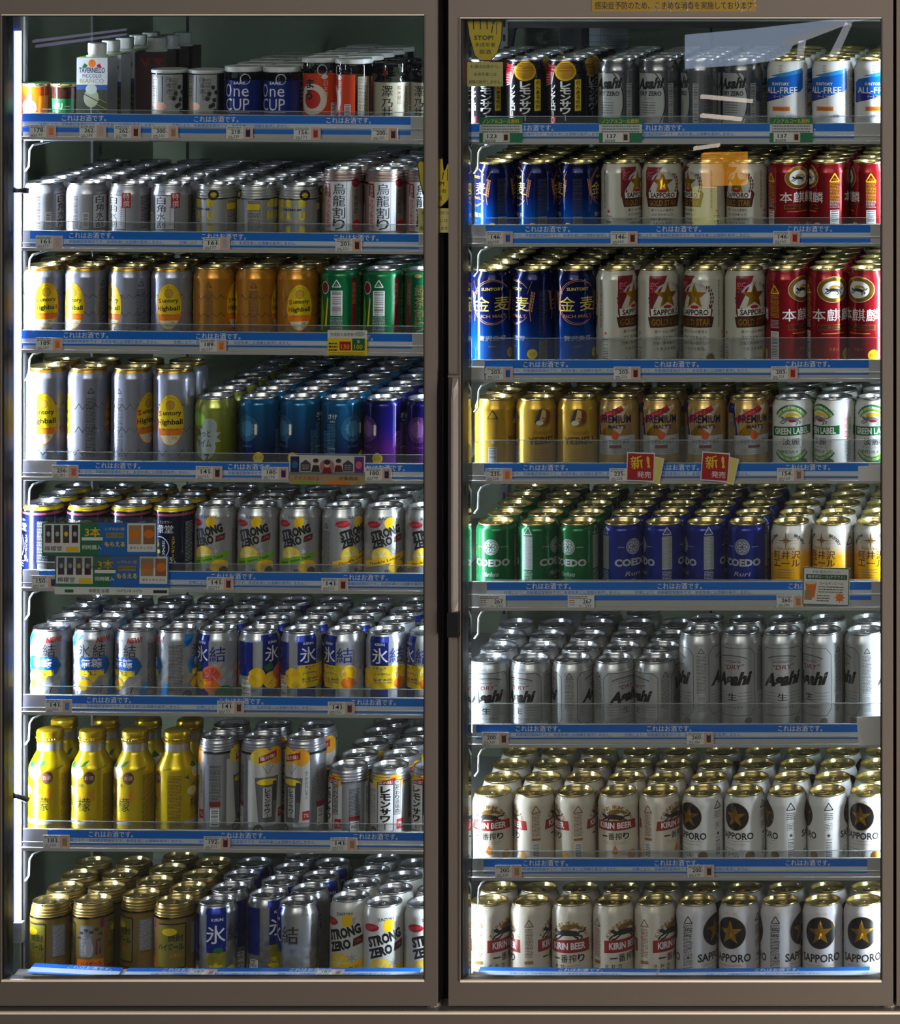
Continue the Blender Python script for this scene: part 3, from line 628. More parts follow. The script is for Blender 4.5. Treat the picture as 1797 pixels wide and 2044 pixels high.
def c_premium():
    s = Can('premium', 122, M('pale_gold_foil_can', (202, 164, 96), .25, .5), 'gold')
    for pts, c in (([(-30, 64), (-10, 84), (4, 64)], 'gold'), ([(4, 64), (22, 90), (30, 64)], 'tan'), ([(-10, 106), (10, 92), (24, 112)], 'cream'), ([(-28, 84), (-14, 92), (-20, 108)], 'cream'), ([(-4, 76), (14, 80), (8, 66)], 'offw')): s.poly(pts, ink(c, .6))
    s.poly([(-52, 6), (-36, 6), (-26, 64), (-34, 114), (-52, 114)], M('deep_blue_foil', (16, 36, 120), .2, .5)); s.line([(-36, 6), (-26, 64), (-34, 114)], 1.2, 'lgray'); s.dashes(-44, 20, 92, 8, 'sky')
    s.poly([(-32, 92), (10, 112), (14, 104), (-28, 82)], 'red'); s.T('数量限定', -10, 97.5, 4.5, 'pink', 24, .02, 25)
    s.T('The', 2, 103, 9, 'dark', 18, 0, 10, .3); s.T('PREMIUM', 0, 90, 13, M('premium_navy', (20, 22, 60), .3), 52, .025); s.T("MALT'S", 2, 78, 6.5, M('premium_navy', (20, 22, 60), .3), 28, .03)
    s.rect(-34, 34, 34, 64, M('label_grey', (170, 172, 172), .3)); s.ell(0, 64, 6, 6.5, M('seal_orange', (190, 80, 40), .3)); s.T('ダイヤモンド麦芽', 0, 55, 7, 'dark', 46, .01, 0, .1); s.rect(-10, 44, 10, 49, 'dred'); s.dashes(0, 36, 43, 44, 'gray', 3); s.rect(-12, 10, 16, 16, 'dgold'); s.T('ALC 6%', 0, 22, 4, 'brown')
    s.info(64, 'brown', 26, 88, 12)
    fin(s, 'beer_can', 'gold-foil blue-edged')
def c_green():
    s = Can('green', 122, WHITE_CAN); g = ink('green'); lg = ink('lgreen')
    s.ring(0, 72, 30, 36, 10, lg, 38, 142, 16); s.ring(0, 72, 33.5, 39.5, 3, g, 38, 142, 16); s.arc('GOOD VALUE AND QUALITY', 0, 72, 30, 4, 'white', 138, 42, 36, .02)
    s.kirin(0, 91, .9, 'lemon', 'gray'); s.ell(2, 87, 6, 2, 'red')
    s.poly([(-36, 62), (36, 66), (36, 80), (-36, 77)], g); s.T('GREEN LABEL', 0, 71, 10.5, 'white', 60, .03, 2)
    s.T('淡麗', 0, 54, 11, 'dark', 28, .01); s.T('グリーンラベル', 0, 45, 4, 'dark', 34); s.T('糖質70%オフ', 0, 38, 6, g, 36, .03)
    s.ring(0, 66, 34, 40, 9, lg, 222, 318, 16); s.ring(0, 66, 37, 44, 2.5, g, 222, 318, 16); s.arc('BREWED FOR GOOD TIMES', 0, 66, 34, 3.6, 'white', 226, 314, 40, .02); s.ell(18, 20, 10, 8, g)
    s.Vt('糖質オフ', 47, 92, 9, 'pink', 6); s.Vt('淡麗生', 55, 92, 10, lg, 6); s.dashes(51, 22, 54, 13, 'gray')
    fin(s, 'beer_can', 'white green-label')
def c_coedo(key, base, word, look):
    s = Can(key, 122, base, 'gold', 'tight'); L = M('coedo_silver_print', (176, 180, 178), .35, .2)
    s.ell(0, 86, 12.4, 12.6, L)
    for i in range(6): s.ring(5 * math.cos(i * 1.047), 86 + 5 * math.sin(i * 1.047), 4.6, 4.6, .8, base, 0, 360, 16)
    s.ring(0, 86, 11, 11, .8, base)
    s.rect(-26, 85.5, -15, 86.3, L); s.rect(15, 85.5, 26, 86.3, L)
    s.T('COEDO', 0, 61, 12, L, 62, .045); s.T(word, 0, 43, 7, L, 26, 0, 0, .35); s.T('beer', 0, 34, 2.5, L)
    s.recycle(51, 110, 7, L); s.rect(43, 50, 59, 103, M('coedo_info', (160, 166, 164), .35, .2)); s.dashes(51, 52, 102, 14, 'gray'); s.dashes(51, 18, 48, 15, L)
    fin(s, 'beer_can', look)
c_coedo('coedo_green', M('emerald_can', (16, 104, 56), .24, .4), 'Marihana', 'emerald-green round-emblem')
c_coedo('coedo_blue', M('cobalt_can', (22, 42, 136), .24, .4), 'Ruri', 'cobalt-blue round-emblem')
def c_karui():
    s = Can('karui', 122, grad('ale_can_colour', [(0, (176, 128, 20)), (.2, (214, 156, 16)), (.58, (226, 166, 20)), (.72, (214, 206, 190)), (1, (222, 220, 214))], .24, .1), 'gold')
    br = ink('dgold')
    for k in (0, 1): s.star(0, 96, (14, 8)[k], br, 4, .18, 90 + 45 * k)
    s.arc('KARUIZAWA', -4, 82, 27, 5, 'dark', 160, 115, 24, .03); s.arc('BREWERY', 4, 82, 27, 5, 'dark', 65, 20, 24, .03)
    for z in (100, 96, 92): s.rect(-22, z, -8, z + .6, 'tan'); s.rect(8, z, 22, z + .6, 'tan')
    s.T('Karuizawa', 0, 84, 5, br, 30, 0, 0, .3)
    for t, x in (('軽', -16), ('井', 0), ('沢', 16)): s.T(t, x, 73, 13, 'brown', 14, .02)
    for t, x in (('エ', -16), ('ー', 0), ('ル', 16)): s.T(t, x, 60, 11 if t != 'ー' else 1.6, 'brown', 14, .02)
    s.dashes(0, 36, 50, 30, br, 4); s.ell(4, 14, 20, 8, 'green'); s.ell(-8, 12, 10, 6, ink('lgreen'))
    s.recycle(51, 92, 8, 'dark'); s.dashes(51, 24, 84, 14, 'ink')
    fin(s, 'beer_can', 'white-and-amber star-printed')
def c_dry(key, H):
    s = Can(key, H, M('dry_silver_can', (192, 194, 194), .3, .5)); Z, k = s.Z, s.k
    s.once(); w2 = 38
    for off in (0, math.pi * R_CAN):
        s.rep = (off,)
        s.line([(-w2 + 7, Z(22)), (w2 - 7, Z(22)), (w2, Z(31)), (w2, Z(97)), (w2 - 8, Z(105)), (-w2 + 8, Z(105)), (-w2, Z(97)), (-w2, Z(31)), (-w2 + 7, Z(22))], .8, 'dark')
    s.twice(); g = M('dry_print_grey', (110, 110, 112), .3, .4)
    s.T("Japan's No.1", 0, Z(110), 4, g, 32); s.ring(0, Z(88), 28, 9 * k, 2, g, 30, 150); s.ring(0, Z(86), 24, 8 * k, .6, g, 30, 150); s.dashes(0, Z(88), Z(90), 30, g)
    s.T('"DRY"', 2, Z(82), 6.5 * k, 'dred', 30 * k, .01, 3, .25)
    s.T('Asahi', 0, Z(67), 19 * k, 'black', 54 * k, .06, 4, .4)
    for z in (50, 46, 42, 38):
        for sd in (-1, 1): s.rect(sd * 22 - 12, Z(z), sd * 22 + 12, Z(z) + .6, g)
    s.T('生', 0, Z(45), 10 * k, 'black', 14 * k, .03); s.T('スーパードライ', 0, Z(32), 4.4 * k, 'dred', 36, .01)
    s.T('500ml', -2, Z(8), 6, g, 26) if H > 150 else None; s.ell(26, Z(15), 6, 6, g)
    s.recycle(51, Z(101), 5, 'ink'); s.dashes(51, Z(50), Z(96), 15, g); s.bars(51, Z(26), Z(48), 13, 'lgray', 'gray')
    fin(s, 'beer_can', ('tall ' if H > 150 else '') + 'bright-silver octagon-outlined')
def c_ichiban(key, H):
    s = Can(key, H, M('ivory_can', (218, 208, 190) if H < 150 else (206, 198, 182), .26, .05), 'gold'); Z, k = s.Z, s.k
    d = 0; gb = M('prime_gold', (150, 112, 50), .3)
    s.arc("KIRIN'S PRIME BREW", 0, Z(70), 30 * k, 6.5, gb, 150, 30, 34 * k, .02)
    s.kirin(0, Z(89), 1.15 * k, 'dgold', 'dark')
    s.poly([(-36, Z(66)), (-34, Z(81)), (0, Z(83)), (35, Z(82)), (37, Z(67)), (0, Z(66.5))] if H < 150 else [(-36, Z(64)), (-36, Z(79)), (0, Z(80)), (36, Z(80)), (37, Z(64)), (0, Z(64))], M('banner_red', (150, 40, 30), .3))
    s.T('KIRIN BEER', 0, Z(74.5 if H < 150 else 72), 9.5 * k, 'white', 56, .03)
    for i, t in enumerate('一番搾り'): s.T(t, (i - 1.5) * 12 * k, Z(57), 11 * k if t != '一' else 2.2, 'black', 10.5 * k, .03)
    s.rect(-20, Z(48), 20, Z(48) + .5, gb); s.rect(-16, Z(45), 16, Z(45) + .5, gb)
    if H < 150: s.ell(0, 33, 5, 5, ink('orange')); s.poly([(-4.7, 34), (4.7, 34), (0, 44)], ink('orange'))
    else:
        s.once(); [s.Vt(t, 34 + i * 11 - 66, Z(50), 6, M('ink_blue', (40, 40, 70), .3), 6, 1.15, .02) for i, t in enumerate(('決まってる', 'おいしい', '何杯でも'))]; s.twice()
        s.star(0, Z(36), 4, 'red', 3)
    s.ell(28, Z(26), 7.5, 7.5, ink('tan')); s.ell(28, Z(26), 6, 6, M('seal_amber', (196, 140, 60), .3))
    br = M('prime_brown', (130, 90, 50), .35)
    s.recycle(51, Z(99), 7, br); s.dashes(51, Z(58), Z(93), 13, br); s.rect(44, Z(50), 58, Z(54), gb); s.bars(51, Z(18), Z(46), 12)
    fin(s, 'beer_can', ('tall ' if H > 150 else '') + 'ivory red-banner')
def c_black(key, H):
    s = Can(key, H, WHITE_CAN if H < 150 else M('soft_white_can', (206, 203, 204), .28), 'gold'); Z, k = s.Z, s.k
    s.T('SINCE 1876', 0, Z(111), 2.6, 'gold', 22)
    s.ell(0, Z(88), 22.8 * k, 22.4 * k, ink('gold', .3)); s.ell(0, Z(88), 22.2 * k, 21.8 * k, 'black'); s.star(0, Z(88), 18 * k, ink('gold', .2))
    s.T('SAPPORO', 0, Z(57), 11.5 * k, 'black', 62 * k * .97, .03)
    s.dashes(0, Z(47), Z(49), 48, 'tan', 2, .8); s.dashes(0, Z(42), Z(44), 36, 'tan', 2, .8); s.rect(-26, Z(35), -2, Z(35.6), 'ink'); s.T('黒ラベル', -10, Z(27), 9, 'dark', 34, .01); s.ell(24, Z(25), 8, 8, ink('gold', .3))
    s.recycle(51, Z(103), 7, 'dark'); s.dashes(51, Z(84), Z(94), 14, 'ink', 3)
    s.line([(45, Z(66)), (56, Z(68)), (56, Z(78)), (45, Z(76)), (45, Z(66))], .5, 'maroon'); s.dashes(50.5, Z(69), Z(75), 7, 'maroon', 2.4); s.star(51, Z(58), 4, ink('maroon')); s.rect(46, Z(51), 56, Z(51.8), 'ink'); s.bars(51, Z(22), Z(48), 13)
    s.once(); s.dashes(-51, Z(30), Z(98), 16, 'dark')
    fin(s, 'beer_can', ('tall ' if H > 150 else '') + 'white black-disc star')
for f in (c_hakkaku, c_hanku, c_oolong, c_tea, c_lime, c_lemondo, c_mutou, c_goldhai, c_nalemon, c_dryzero, c_allfree, c_yebisu, c_premium, c_green, c_karui): f()
c_lsour('lsour', 122); c_lsour('lsour_tall', 167)
for f, a in ((c_kinmugi, 'kinmugi'), (c_goldstar, 'goldstar'), (c_honkirin, 'honkirin'), (c_dry, 'dry'), (c_ichiban, 'ichiban'), (c_black, 'blacklabel')):
    f(a, 122); f(a + '_tall', 167)
for b in B.values():
    b['lid_me'] = lid_mesh(b['H'], b['lid']); b['tab_me'] = tab_mesh(b['H'], b['lid'])

# ------------------------------------------------------------------ the cooler (one unit: carcass, posts, doors, tubes)
def slab(name, px0, px1, py0, py1, y0, y1, m, parent=None, yref=None, extra=()):
    """a box whose front outline is read off the picture at depth yref (default: its front face)"""
    a = P(px0, py1, y0 if yref is None else yref); b = P(px1, py0, y0 if yref is None else yref)
    s = Shape(); s.box(a.x, b.x, y0, y1, a.z, b.z, m)
    for e in extra: s.box(*e)
    o = obj(name, s.mesh(name), parent)
    return o
YB = 0.86
cooler = empty('drinks_cooler', Matrix.Translation(P(898, 2040, 0)))
cooler_parts = []
def cpart(o, parent=None):
    o.parent = parent or cooler
    o.matrix_parent_inverse = (parent or cooler).matrix_world.inverted() if parent is None else Matrix()
    if parent is not None: o.matrix_parent_inverse = parent.matrix_world.inverted()
    return o
tag(cooler, 'wide bronze-framed glass-door drinks cooler full of cans on eight tiers', 'fridge')
bpy.context.view_layer.update()
xl, xr = -.75, P(1850, 0, -.05).x
ztop, zbot = P(0, -70, -.05).z, P(0, 2060, -.05).z
def cbox(name, x0, x1, y0, y1, z0, z1, m, parent=None):
    s = Shape(); s.box(x0, x1, y0, y1, z0, z1, m); return cpart(obj(name, s.mesh(name)), parent)
cbox('side_panel', xl - .03, xl, -.06, YB, zbot, ztop, WALLG)
cbox('side_panel', xr, xr + .03, -.06, YB, zbot, ztop, WALLG)
s = Shape(); s.box(xl - .03, xr + .03, YB, YB + .03, zbot, ztop, WALLG)
for x in (P(375, 0, YB).x, P(900, 0, YB).x, P(1420, 0, YB).x): s.box(x - .002, x + .002, YB - .003, YB, zbot, ztop, BLACK)
cpart(obj('back_panel', s.mesh('back_panel')))
cbox('ceiling_panel', xl - .03, xr + .03, -.06, YB + .03, ztop, ztop + .03, WALLG)
cbox('floor_pan', xl - .03, xr + .03, -.06, YB + .03, zbot - .03, zbot, SHELFM)
UP = mat('upright_grey', (150, 152, 150), 0.4, 0.5)
for px in (165, 1000):                                    # slotted uprights on the side walls and at the back
    a = P(px, 0, .52); s = Shape(); s.box(a.x, a.x + (.018 if px < 500 else .012), .52, .55, zbot, ztop, UP)
    for i in range(70):
        z = zbot + .03 + i * .025; s.box(a.x + .004, a.x + .008, .5192, .52, z, z + .012, BLACK)
    cpart(obj('shelf_upright', s.mesh('shelf_upright')))
a = P(1118, 0, .8); cbox('back_post', a.x, a.x + .04, .8, YB, zbot, ztop, mat('dark_post', (52, 52, 50), .5))
for x0 in (-.702, .011):                                  # bright front uprights that carry the shelves
    s = Shape(); s.box(x0, x0 + .009, .04, .052, zbot, ztop, UP); s.box(x0 + .0035, x0 + .0055, .0394, .04, zbot, ztop, BLACK)
    cpart(obj('front_upright', s.mesh('front_upright')))
cbox('mullion_post', P(852, 0, -.085).x, P(934, 0, -.085).x, -.095, -.06, zbot, ztop, GLOSSBLACK)
cbox('door_jamb', P(-30, 0, -.085).x, P(7, 0, -.085).x, -.095, -.06, zbot, ztop, GLOSSBLACK)
cbox('door_jamb', P(1770, 0, -.085).x, P(1850, 0, -.085).x, -.095, -.06, zbot, ztop, GLOSSBLACK)
# light tubes
def tube(px0, px1, py0, py1, y, strength, name='light_tube'):
    a = P(px0, py1, y); b = P(px1, py0, y); r = (b.x - a.x) / 2; c = (a.x + b.x) / 2
    s = Shape(); prof = [(r, 0), (r, b.z - a.z)]
    m = emit('tube_light_%d' % px0, (226, 240, 255), strength)
    s.lathe(prof, m, 14, cap_top=True, cap_bot=True); s.V = [(x + c, yy + y, z + a.z) for x, yy, z in s.V]
    o = cpart(obj(name, s.mesh(name, True)))
    cap = mat('tube_cap', (206, 206, 198), .5)
    cbox('tube_holder', c - r * 1.2, c + r * 1.2, y - r * 1.1, y + r * 1.1, b.z, b.z + .03, cap); cbox('tube_holder', c - r * 1.2, c + r * 1.6, y - r * 1.1, y + r * 1.1, a.z - .032, a.z, cap)
    return a, b
tube(29, 42, 62, 1840, -.045, LAMP_LEFT)
g = P(21, 1840, -.05); h = P(29, 62, -.05)
cpart(slab('tube_diffuser', 21, 28.6, 62, 1842, -.058, -.036, emit('blue_tube_edge', (40, 80, 255), 2.2)))  # glowing strip added for the blue fringe beside the tube, not a real cover
for py in (382, 1590):                                    # clips on the tube
    c = P(36, py, -.06); s = Shape(); s.tube([c + Vector((-.011, -.004, .004)), c + Vector((0, -.004, .002)), c + Vector((.017, 0, -.006 if py > 1000 else .001))], .0045, BLACK)
    cpart(obj('tube_clip', s.mesh('tube_clip', True)))
tube(902, 916, 20, 1930, -.045, LAMP_MID)
tube(1806, 1820, 20, 1930, -.045, LAMP_RIGHT)
# ceiling duct and hanger seen at the top of the second bay
s = Shape(); z0 = P(0, 57, .30).z
a, b = P(1012, 0, .30).x, P(1790, 0, .30).x
duct = mat('duct_grey', (190, 192, 186), .5)
for i in range(5): s.box(a, b, .30 + i * .003, .36, z0 + .012 + i * .009, z0 + .019 + i * .009, duct)
s.box(a, b, .315, .4, z0, ztop, mat('duct_dark', (60, 62, 58), .6))
cpart(obj('air_duct', s.mesh('air_duct')))
s = Shape(); c = P(1022, 80, .335); s.tube([c + Vector((0, 0, -.01)), c + Vector((.004, 0, .018)), c + Vector((.012, 0, .026)), c + Vector((.032, 0, .027)), c + Vector((.034, 0, .033))], .0035, BLACK); s.box(c.x - .004, c.x + .012, .33, .345, c.z + .026, c.z + .05, BLACK)
cpart(obj('hanger_hook', s.mesh('hanger_hook')))
# lower and upper outer panels, floor
cpart(slab('plinth_panel', -60, 1870, 2022, 2230, -.165, -.10, FRAME)); cpart(slab('plinth_edge_highlight', -60, 1870, 2021, 2025, -.167, -.160, EDGE))
cpart(slab('recess_panel', -60, 1870, 2004, 2024, -.105, -.09, BLACK))
cpart(slab('header_panel', -60, 1870, -200, -62, -.15, -.05, FRAME))
# doors
YF, YK = -.142, -.10
def rod(pts, r, m, name, parent):
    s = Shape(); s.tube(pts, r, m); return cpart(obj(name, s.mesh(name, True)), parent)
def door(px0, px1, gx0, gx1, py_top, py_bot, hinge=None, handle=False):
    """outer edges px0..px1, glass gx0..gx1 (front-face pixels)"""
    c = P((px0 + px1) / 2, 2008, YF); d = empty('glass_door', Matrix.Translation((c.x, YK, c.z))); bpy.context.view_layer.update(); cpart(d)
    bpy.context.view_layer.update()
    s = Shape()
    def fb(a0, a1, b0, b1, y0=YF, y1=YK, m=FRAME):
        p, q = P(a0, b1, YF), P(a1, b0, YF); s.box(p.x, q.x, y0, y1, p.z, q.z, m)
    fb(px0, gx0, -60, 2008); fb(gx1, px1, -60, 2008)
    fb(gx0, gx1, -60, py_top); fb(gx0, gx1, py_bot, 2008, YF, -.122); fb(gx0, gx1, py_bot + 20, 2008, -.122, YK)
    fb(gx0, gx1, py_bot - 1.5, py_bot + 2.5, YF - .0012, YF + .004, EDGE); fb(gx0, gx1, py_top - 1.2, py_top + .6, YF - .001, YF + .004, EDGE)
    for a0 in (gx0 - 3, gx1 + 1.2): fb(a0, a0 + 1.8, py_top, py_bot, YF - .001, YF + .004, mat('frame_line', (84, 78, 74), .4, .5))
    cpart(obj('door_frame', s.mesh('door_frame')), d)
    s = Shape()
    for a0, a1, b0, b1 in ((gx0, gx0 + 4, py_top, py_bot), (gx1 - 2.5, gx1, py_top, py_bot), (gx0, gx1, py_top, py_top + 3)):
        p, q = P(a0, b1, YF), P(a1, b0, YF); s.box(p.x, q.x, YF + .003, YK, p.z, q.z, BLACK)
    p, q = P(gx0 - 4, py_bot + 18, YF), P(gx1 + 4, py_bot + .5, YF); s.box(p.x, q.x, -.1215, -.114, p.z, q.z, BLACK)
    cpart(obj('gasket', s.mesh('gasket')), d)
    p, q = P(gx0 - 4, py_bot + 4, YF), P(gx1 + 4, py_top - 4, YF); s = Shape(); s.box(p.x, q.x, -.126, -.122, p.z, q.z, GLASS)
    cpart(obj('glass_pane', s.mesh('glass_pane')), d)
    if hinge:
        s = Shape()
        for a0, a1, b0, b1, yy in ((hinge - 25, hinge - 12, 2007, 2019, -.135), (hinge - 46, hinge - 30, 2007, 2019, -.13)):
            p, q = P(a0, b1, YF), P(a1, b0, YF); s.box(p.x, q.x, yy, -.105, p.z, q.z, FRAME)
        p = P(hinge, 2020, YF); s.lathe([(.011, p.z - .006), (.014, p.z), (.014, p.z + .012)], FRAME, 16, cap_top=True, cap_bot=True)
        n = 16 * 3; s.V = s.V[:-n] + [(x + p.x, y - .128, z) for x, y, z in s.V[-n:]]
        cpart(obj('hinge', s.mesh('hinge')), d)
    if handle:
        s = Shape(); p, q = P(896, 1246, YF), P(919, 752, YF); n = 20; x0, x1 = p.x, q.x
        vs, fs = [], []
        for i in range(n + 1):
            t = i / n; z = p.z + (q.z - p.z) * t; e = min(1, math.sin(math.pi * t) * 4); 
            for x, y in ((x0 + .002, YF), (x0 + .002, YF - .003 - .009 * e), (x0 + .007, YF - .004 - .010 * e), (x1 - .009, YF - .003 - .006 * e), (x1 - .002, YF)): vs.append((x, y, z))
        for i in range(n):
            for j in range(4): fs.append((i * 5 + j, i * 5 + j + 1, i * 5 + j + 6, i * 5 + j + 5))
        hm = mat('handle_bronze', (66, 60, 56), .5, .2); s.add(vs, fs, hm); s.box(x0, x1, YF - .012, YF, p.z - .018, p.z + .02, BLACK); s.box(x0, x1, YF - .006, YF, q.z, q.z + .003, FRAME)
        cpart(obj('door_handle', s.mesh('door_handle')), d)
    return d
door(-40, 872, 3, 847, 30, 1957, hinge=860)
door_right = door(895.5, 1783, 919, 1760, 36, 1958, hinge=1772, handle=True)
door(1790, 2010, 1812, 1990, 36, 1958)

# ------------------------------------------------------------------ shelves
ROLL = 0.0087
SHELF = {   # surface y at mid bay, strip (x0, x1, top y), fence top y, lower edge y, tilt
 'L1': (268, (45, 820, 230), 221, 281, 0), 'L2': (485, (60, 836, 464), 445, 503, 0), 'L3': (683, (44, 823, 663), 648, 706, 0), 'L4': (941, (113, 890, 923), 905, 960, 0),
 'L5': (1157, (78, 890, 1142), 1126, 1181, 0), 'L6': (1405, (91, 890, 1391), 1374, 1428, 0), 'L7': (1675, (95, 890, 1659), 1643, 1699, 0),
 'R1': (269, (936, 1706, 247), 232, 287, 0), 'R2': (473, (970, 1738, 449), 435, 491, 0), 'R3': (742, (968, 1735, 719), 675, 761, 0), 'R4': (943, (967, 1734, 925), 879, 964, 0),
 'R5': (1191, (972, 1740, 1161), 1158, 1216, .012), 'R6': (1463, (951, 1716, 1443), 1402, 1487, .045), 'R7': (1727, (966, 1732, 1711), 1697, 1752, .045),
}
ORD = ('top', 'second', 'third', 'fourth', 'fifth', 'sixth', 'seventh', 'bottom')
STRIP = {}
YR = -.048
BLUE = mat('strip_blue', (0, 110, 212), .35); STRIPW = mat('strip_white', (196, 208, 222), .35); PAPER = mat('paper_white', (224, 222, 218), .5)
def frame_of(key):
    """matrix of a shelf: x along it, y into the cooler, z up from its surface"""
    side = key[0]
    if key in ('L8', 'R8'): S, tilt = 2004, 0
    else: S, tilt = SHELF[key][0], SHELF[key][4]
    xc = 445 if side == 'L' else 1345
    p = P(xc, S, 0)
    return Matrix.Translation(p) @ Matrix.Rotation(math.atan(ROLL if side == 'L' else -.001), 4, 'Y') @ Matrix.Rotation(math.atan(tilt), 4, 'X'), p, xc
def local(key, px, py, Y):
    """picture point on an (unrolled) shelf -> shelf coordinates"""
    _, p, _ = frame_of(key); q = P(px, py, Y)
    return Vector((q.x - p.x, Y, q.z - p.z))
class Sheet(Art):
    """flat printed card lying in the x-z plane, printed face towards -y; origin in its middle"""
    def __init__(s, wd, ht, m, th=0.5, r=0):
        super().__init__(); s.wd, s.ht = wd, ht; s.box(-wd / 2000, wd / 2000, 0, th / 1000, -ht / 2000, ht / 2000, m)
    def place(s, x, z, lv): return (x / 1000, -.00002 * lv - .00003, z / 1000), (0, -1, 0)
    def mk(s, name, matrix, parent=None):
        return obj(name, s.mesh(name), parent, matrix)
LAW = '法律により、年齢確認実施中です。未成年者には酒類を販売しません。'
for key, (S, (sx0, sx1, sy), fy, ey, tilt) in SHELF.items():
    Mx, p, xc = frame_of(key); side = key[0]; nth = ORD[int(key[1]) - 1]; bay = 'left bay' if side == 'L' else 'middle bay'
    e0, e1 = (45.5, 893) if side == 'L' else (943.5, 1796)
    root = tag(empty('cooler_shelf', Mx), 'grey metal %s shelf in the %s with clear front fence and price rail' % (nth, bay), 'shelf', 'shelves in the ' + bay)
    a, b = local(key, e0, ey, YR), local(key, e1, ey, YR)
    zt, ze = local(key, xc, sy - 1, YR).z, local(key, xc, ey, YR).z
    s = Shape(); s.box(a.x, b.x - .004, YR + .007, .49, -.009, 0, SHELFM)
    obj('shelf_board', s.mesh('shelf_board'), root)
    s = Shape(); s.box(a.x, b.x, YR, YR + .004, ze + .004, zt, RAILM); s.box(a.x, b.x, YR - .007, YR + .006, ze, ze + .005, RAILM); s.box(a.x, b.x, YR - .003, YR + .003, zt - .021, zt - .0195, RAILM)
    obj('price_rail', s.mesh('price_rail'), root)
    zf = local(key, xc, fy, YR).z; s = Shape(); r = .018
    pts = [(a.x + .004, zt - .01), (b.x, zt - .01), (b.x, zf), (a.x + .004 + r, zf)] + [(a.x + .004 + r - r * math.sin(t * .314), zf - r + r * math.cos(t * .314)) for t in range(1, 6)]
    if zf - r < zt - .01: pts = [(a.x + .004, zt - .01), (b.x, zt - .01), (b.x, zf), (a.x + .012, zf), (a.x + .004, zf - .006)]
    n = len(pts); vs = [(x, YR + .0045, z) for x, z in pts] + [(x, YR + .0065, z) for x, z in pts]
    s.add(vs, [tuple(range(n)), tuple(reversed(range(n, 2 * n)))] + [(i, n + i, n + (i + 1) % n, (i + 1) % n) for i in range(n)], ACRYL)
    s.box(a.x + .02, b.x, YR + .0043, YR + .0067, zf - .0008, zf, mat('acrylic_edge', (170, 180, 182), .3))
    obj('front_fence', s.mesh('front_fence'), root)
    s = Shape(); zb = -.016; x0 = a.x + .002
    s.tube([(x0 - .002, -.036, zb - .042), (x0 + .004, -.036, zb - .034), (x0 + .005, -.036, zb - .008), (x0 + .009, -.034, zb - .001), (x0 + .028, .03, zb + .003)], .0016, WIRE)
    s.box(x0 + .002, x0 + .006, .02, .48, zb - .004, zb + .006, WIRE)
    obj('side_bracket', s.mesh('side_bracket', True, 40), root)
    # printed strip lying in the rail
    q0, q1 = local(key, sx0, sy, YR), local(key, sx1, sy, YR); wd = (q1.x - q0.x) * 1000
    px = .8
    third = key in ('L1', 'R2', 'R5')
    ht = 36 * px if third else 29 * px
    st = Sheet(wd, ht, STRIPW, .4); h2 = ht / 2
    st.rect(-wd / 2, h2 - 15.5 * px, wd / 2, h2, BLUE); st.rect(-wd / 2, -h2, wd / 2, -h2 + (9 if third else 3) * px, BLUE)
    first = {'L1': 170, 'L2': 185, 'L3': 174, 'L4': 238, 'L5': 466, 'L6': 220, 'L7': 224, 'R1': 1063, 'R2': 1096, 'R3': 1092, 'R4': 1092, 'R5': 1098, 'R6': 1077, 'R7': 1092}[key]
    for i in range(-1, 4):
        x = (first + i * (262 if side == 'L' else 259.5) - (sx0 + sx1) / 2) * px
        if abs(x) < wd / 2 - 36: st.T('これはお酒です。', x, h2 - 8 * px, 9.6, 'white', 70, .03)
        x += 22
        if abs(x) < wd / 2 - 98: st.T(LAW, x, h2 - 20.5 * px, 5.6, BLUE, 186, .012)
    L = Matrix.Translation(((q0.x + q1.x) / 2, YR - .0006, q0.z - ht / 2000))
    STRIP[key] = tag(st.mk('notice_strip', Mx @ L), 'long blue and white notice strip along the front of the %s shelf, %s' % (nth, bay), 'label strip', 'notice strips in the ' + bay)
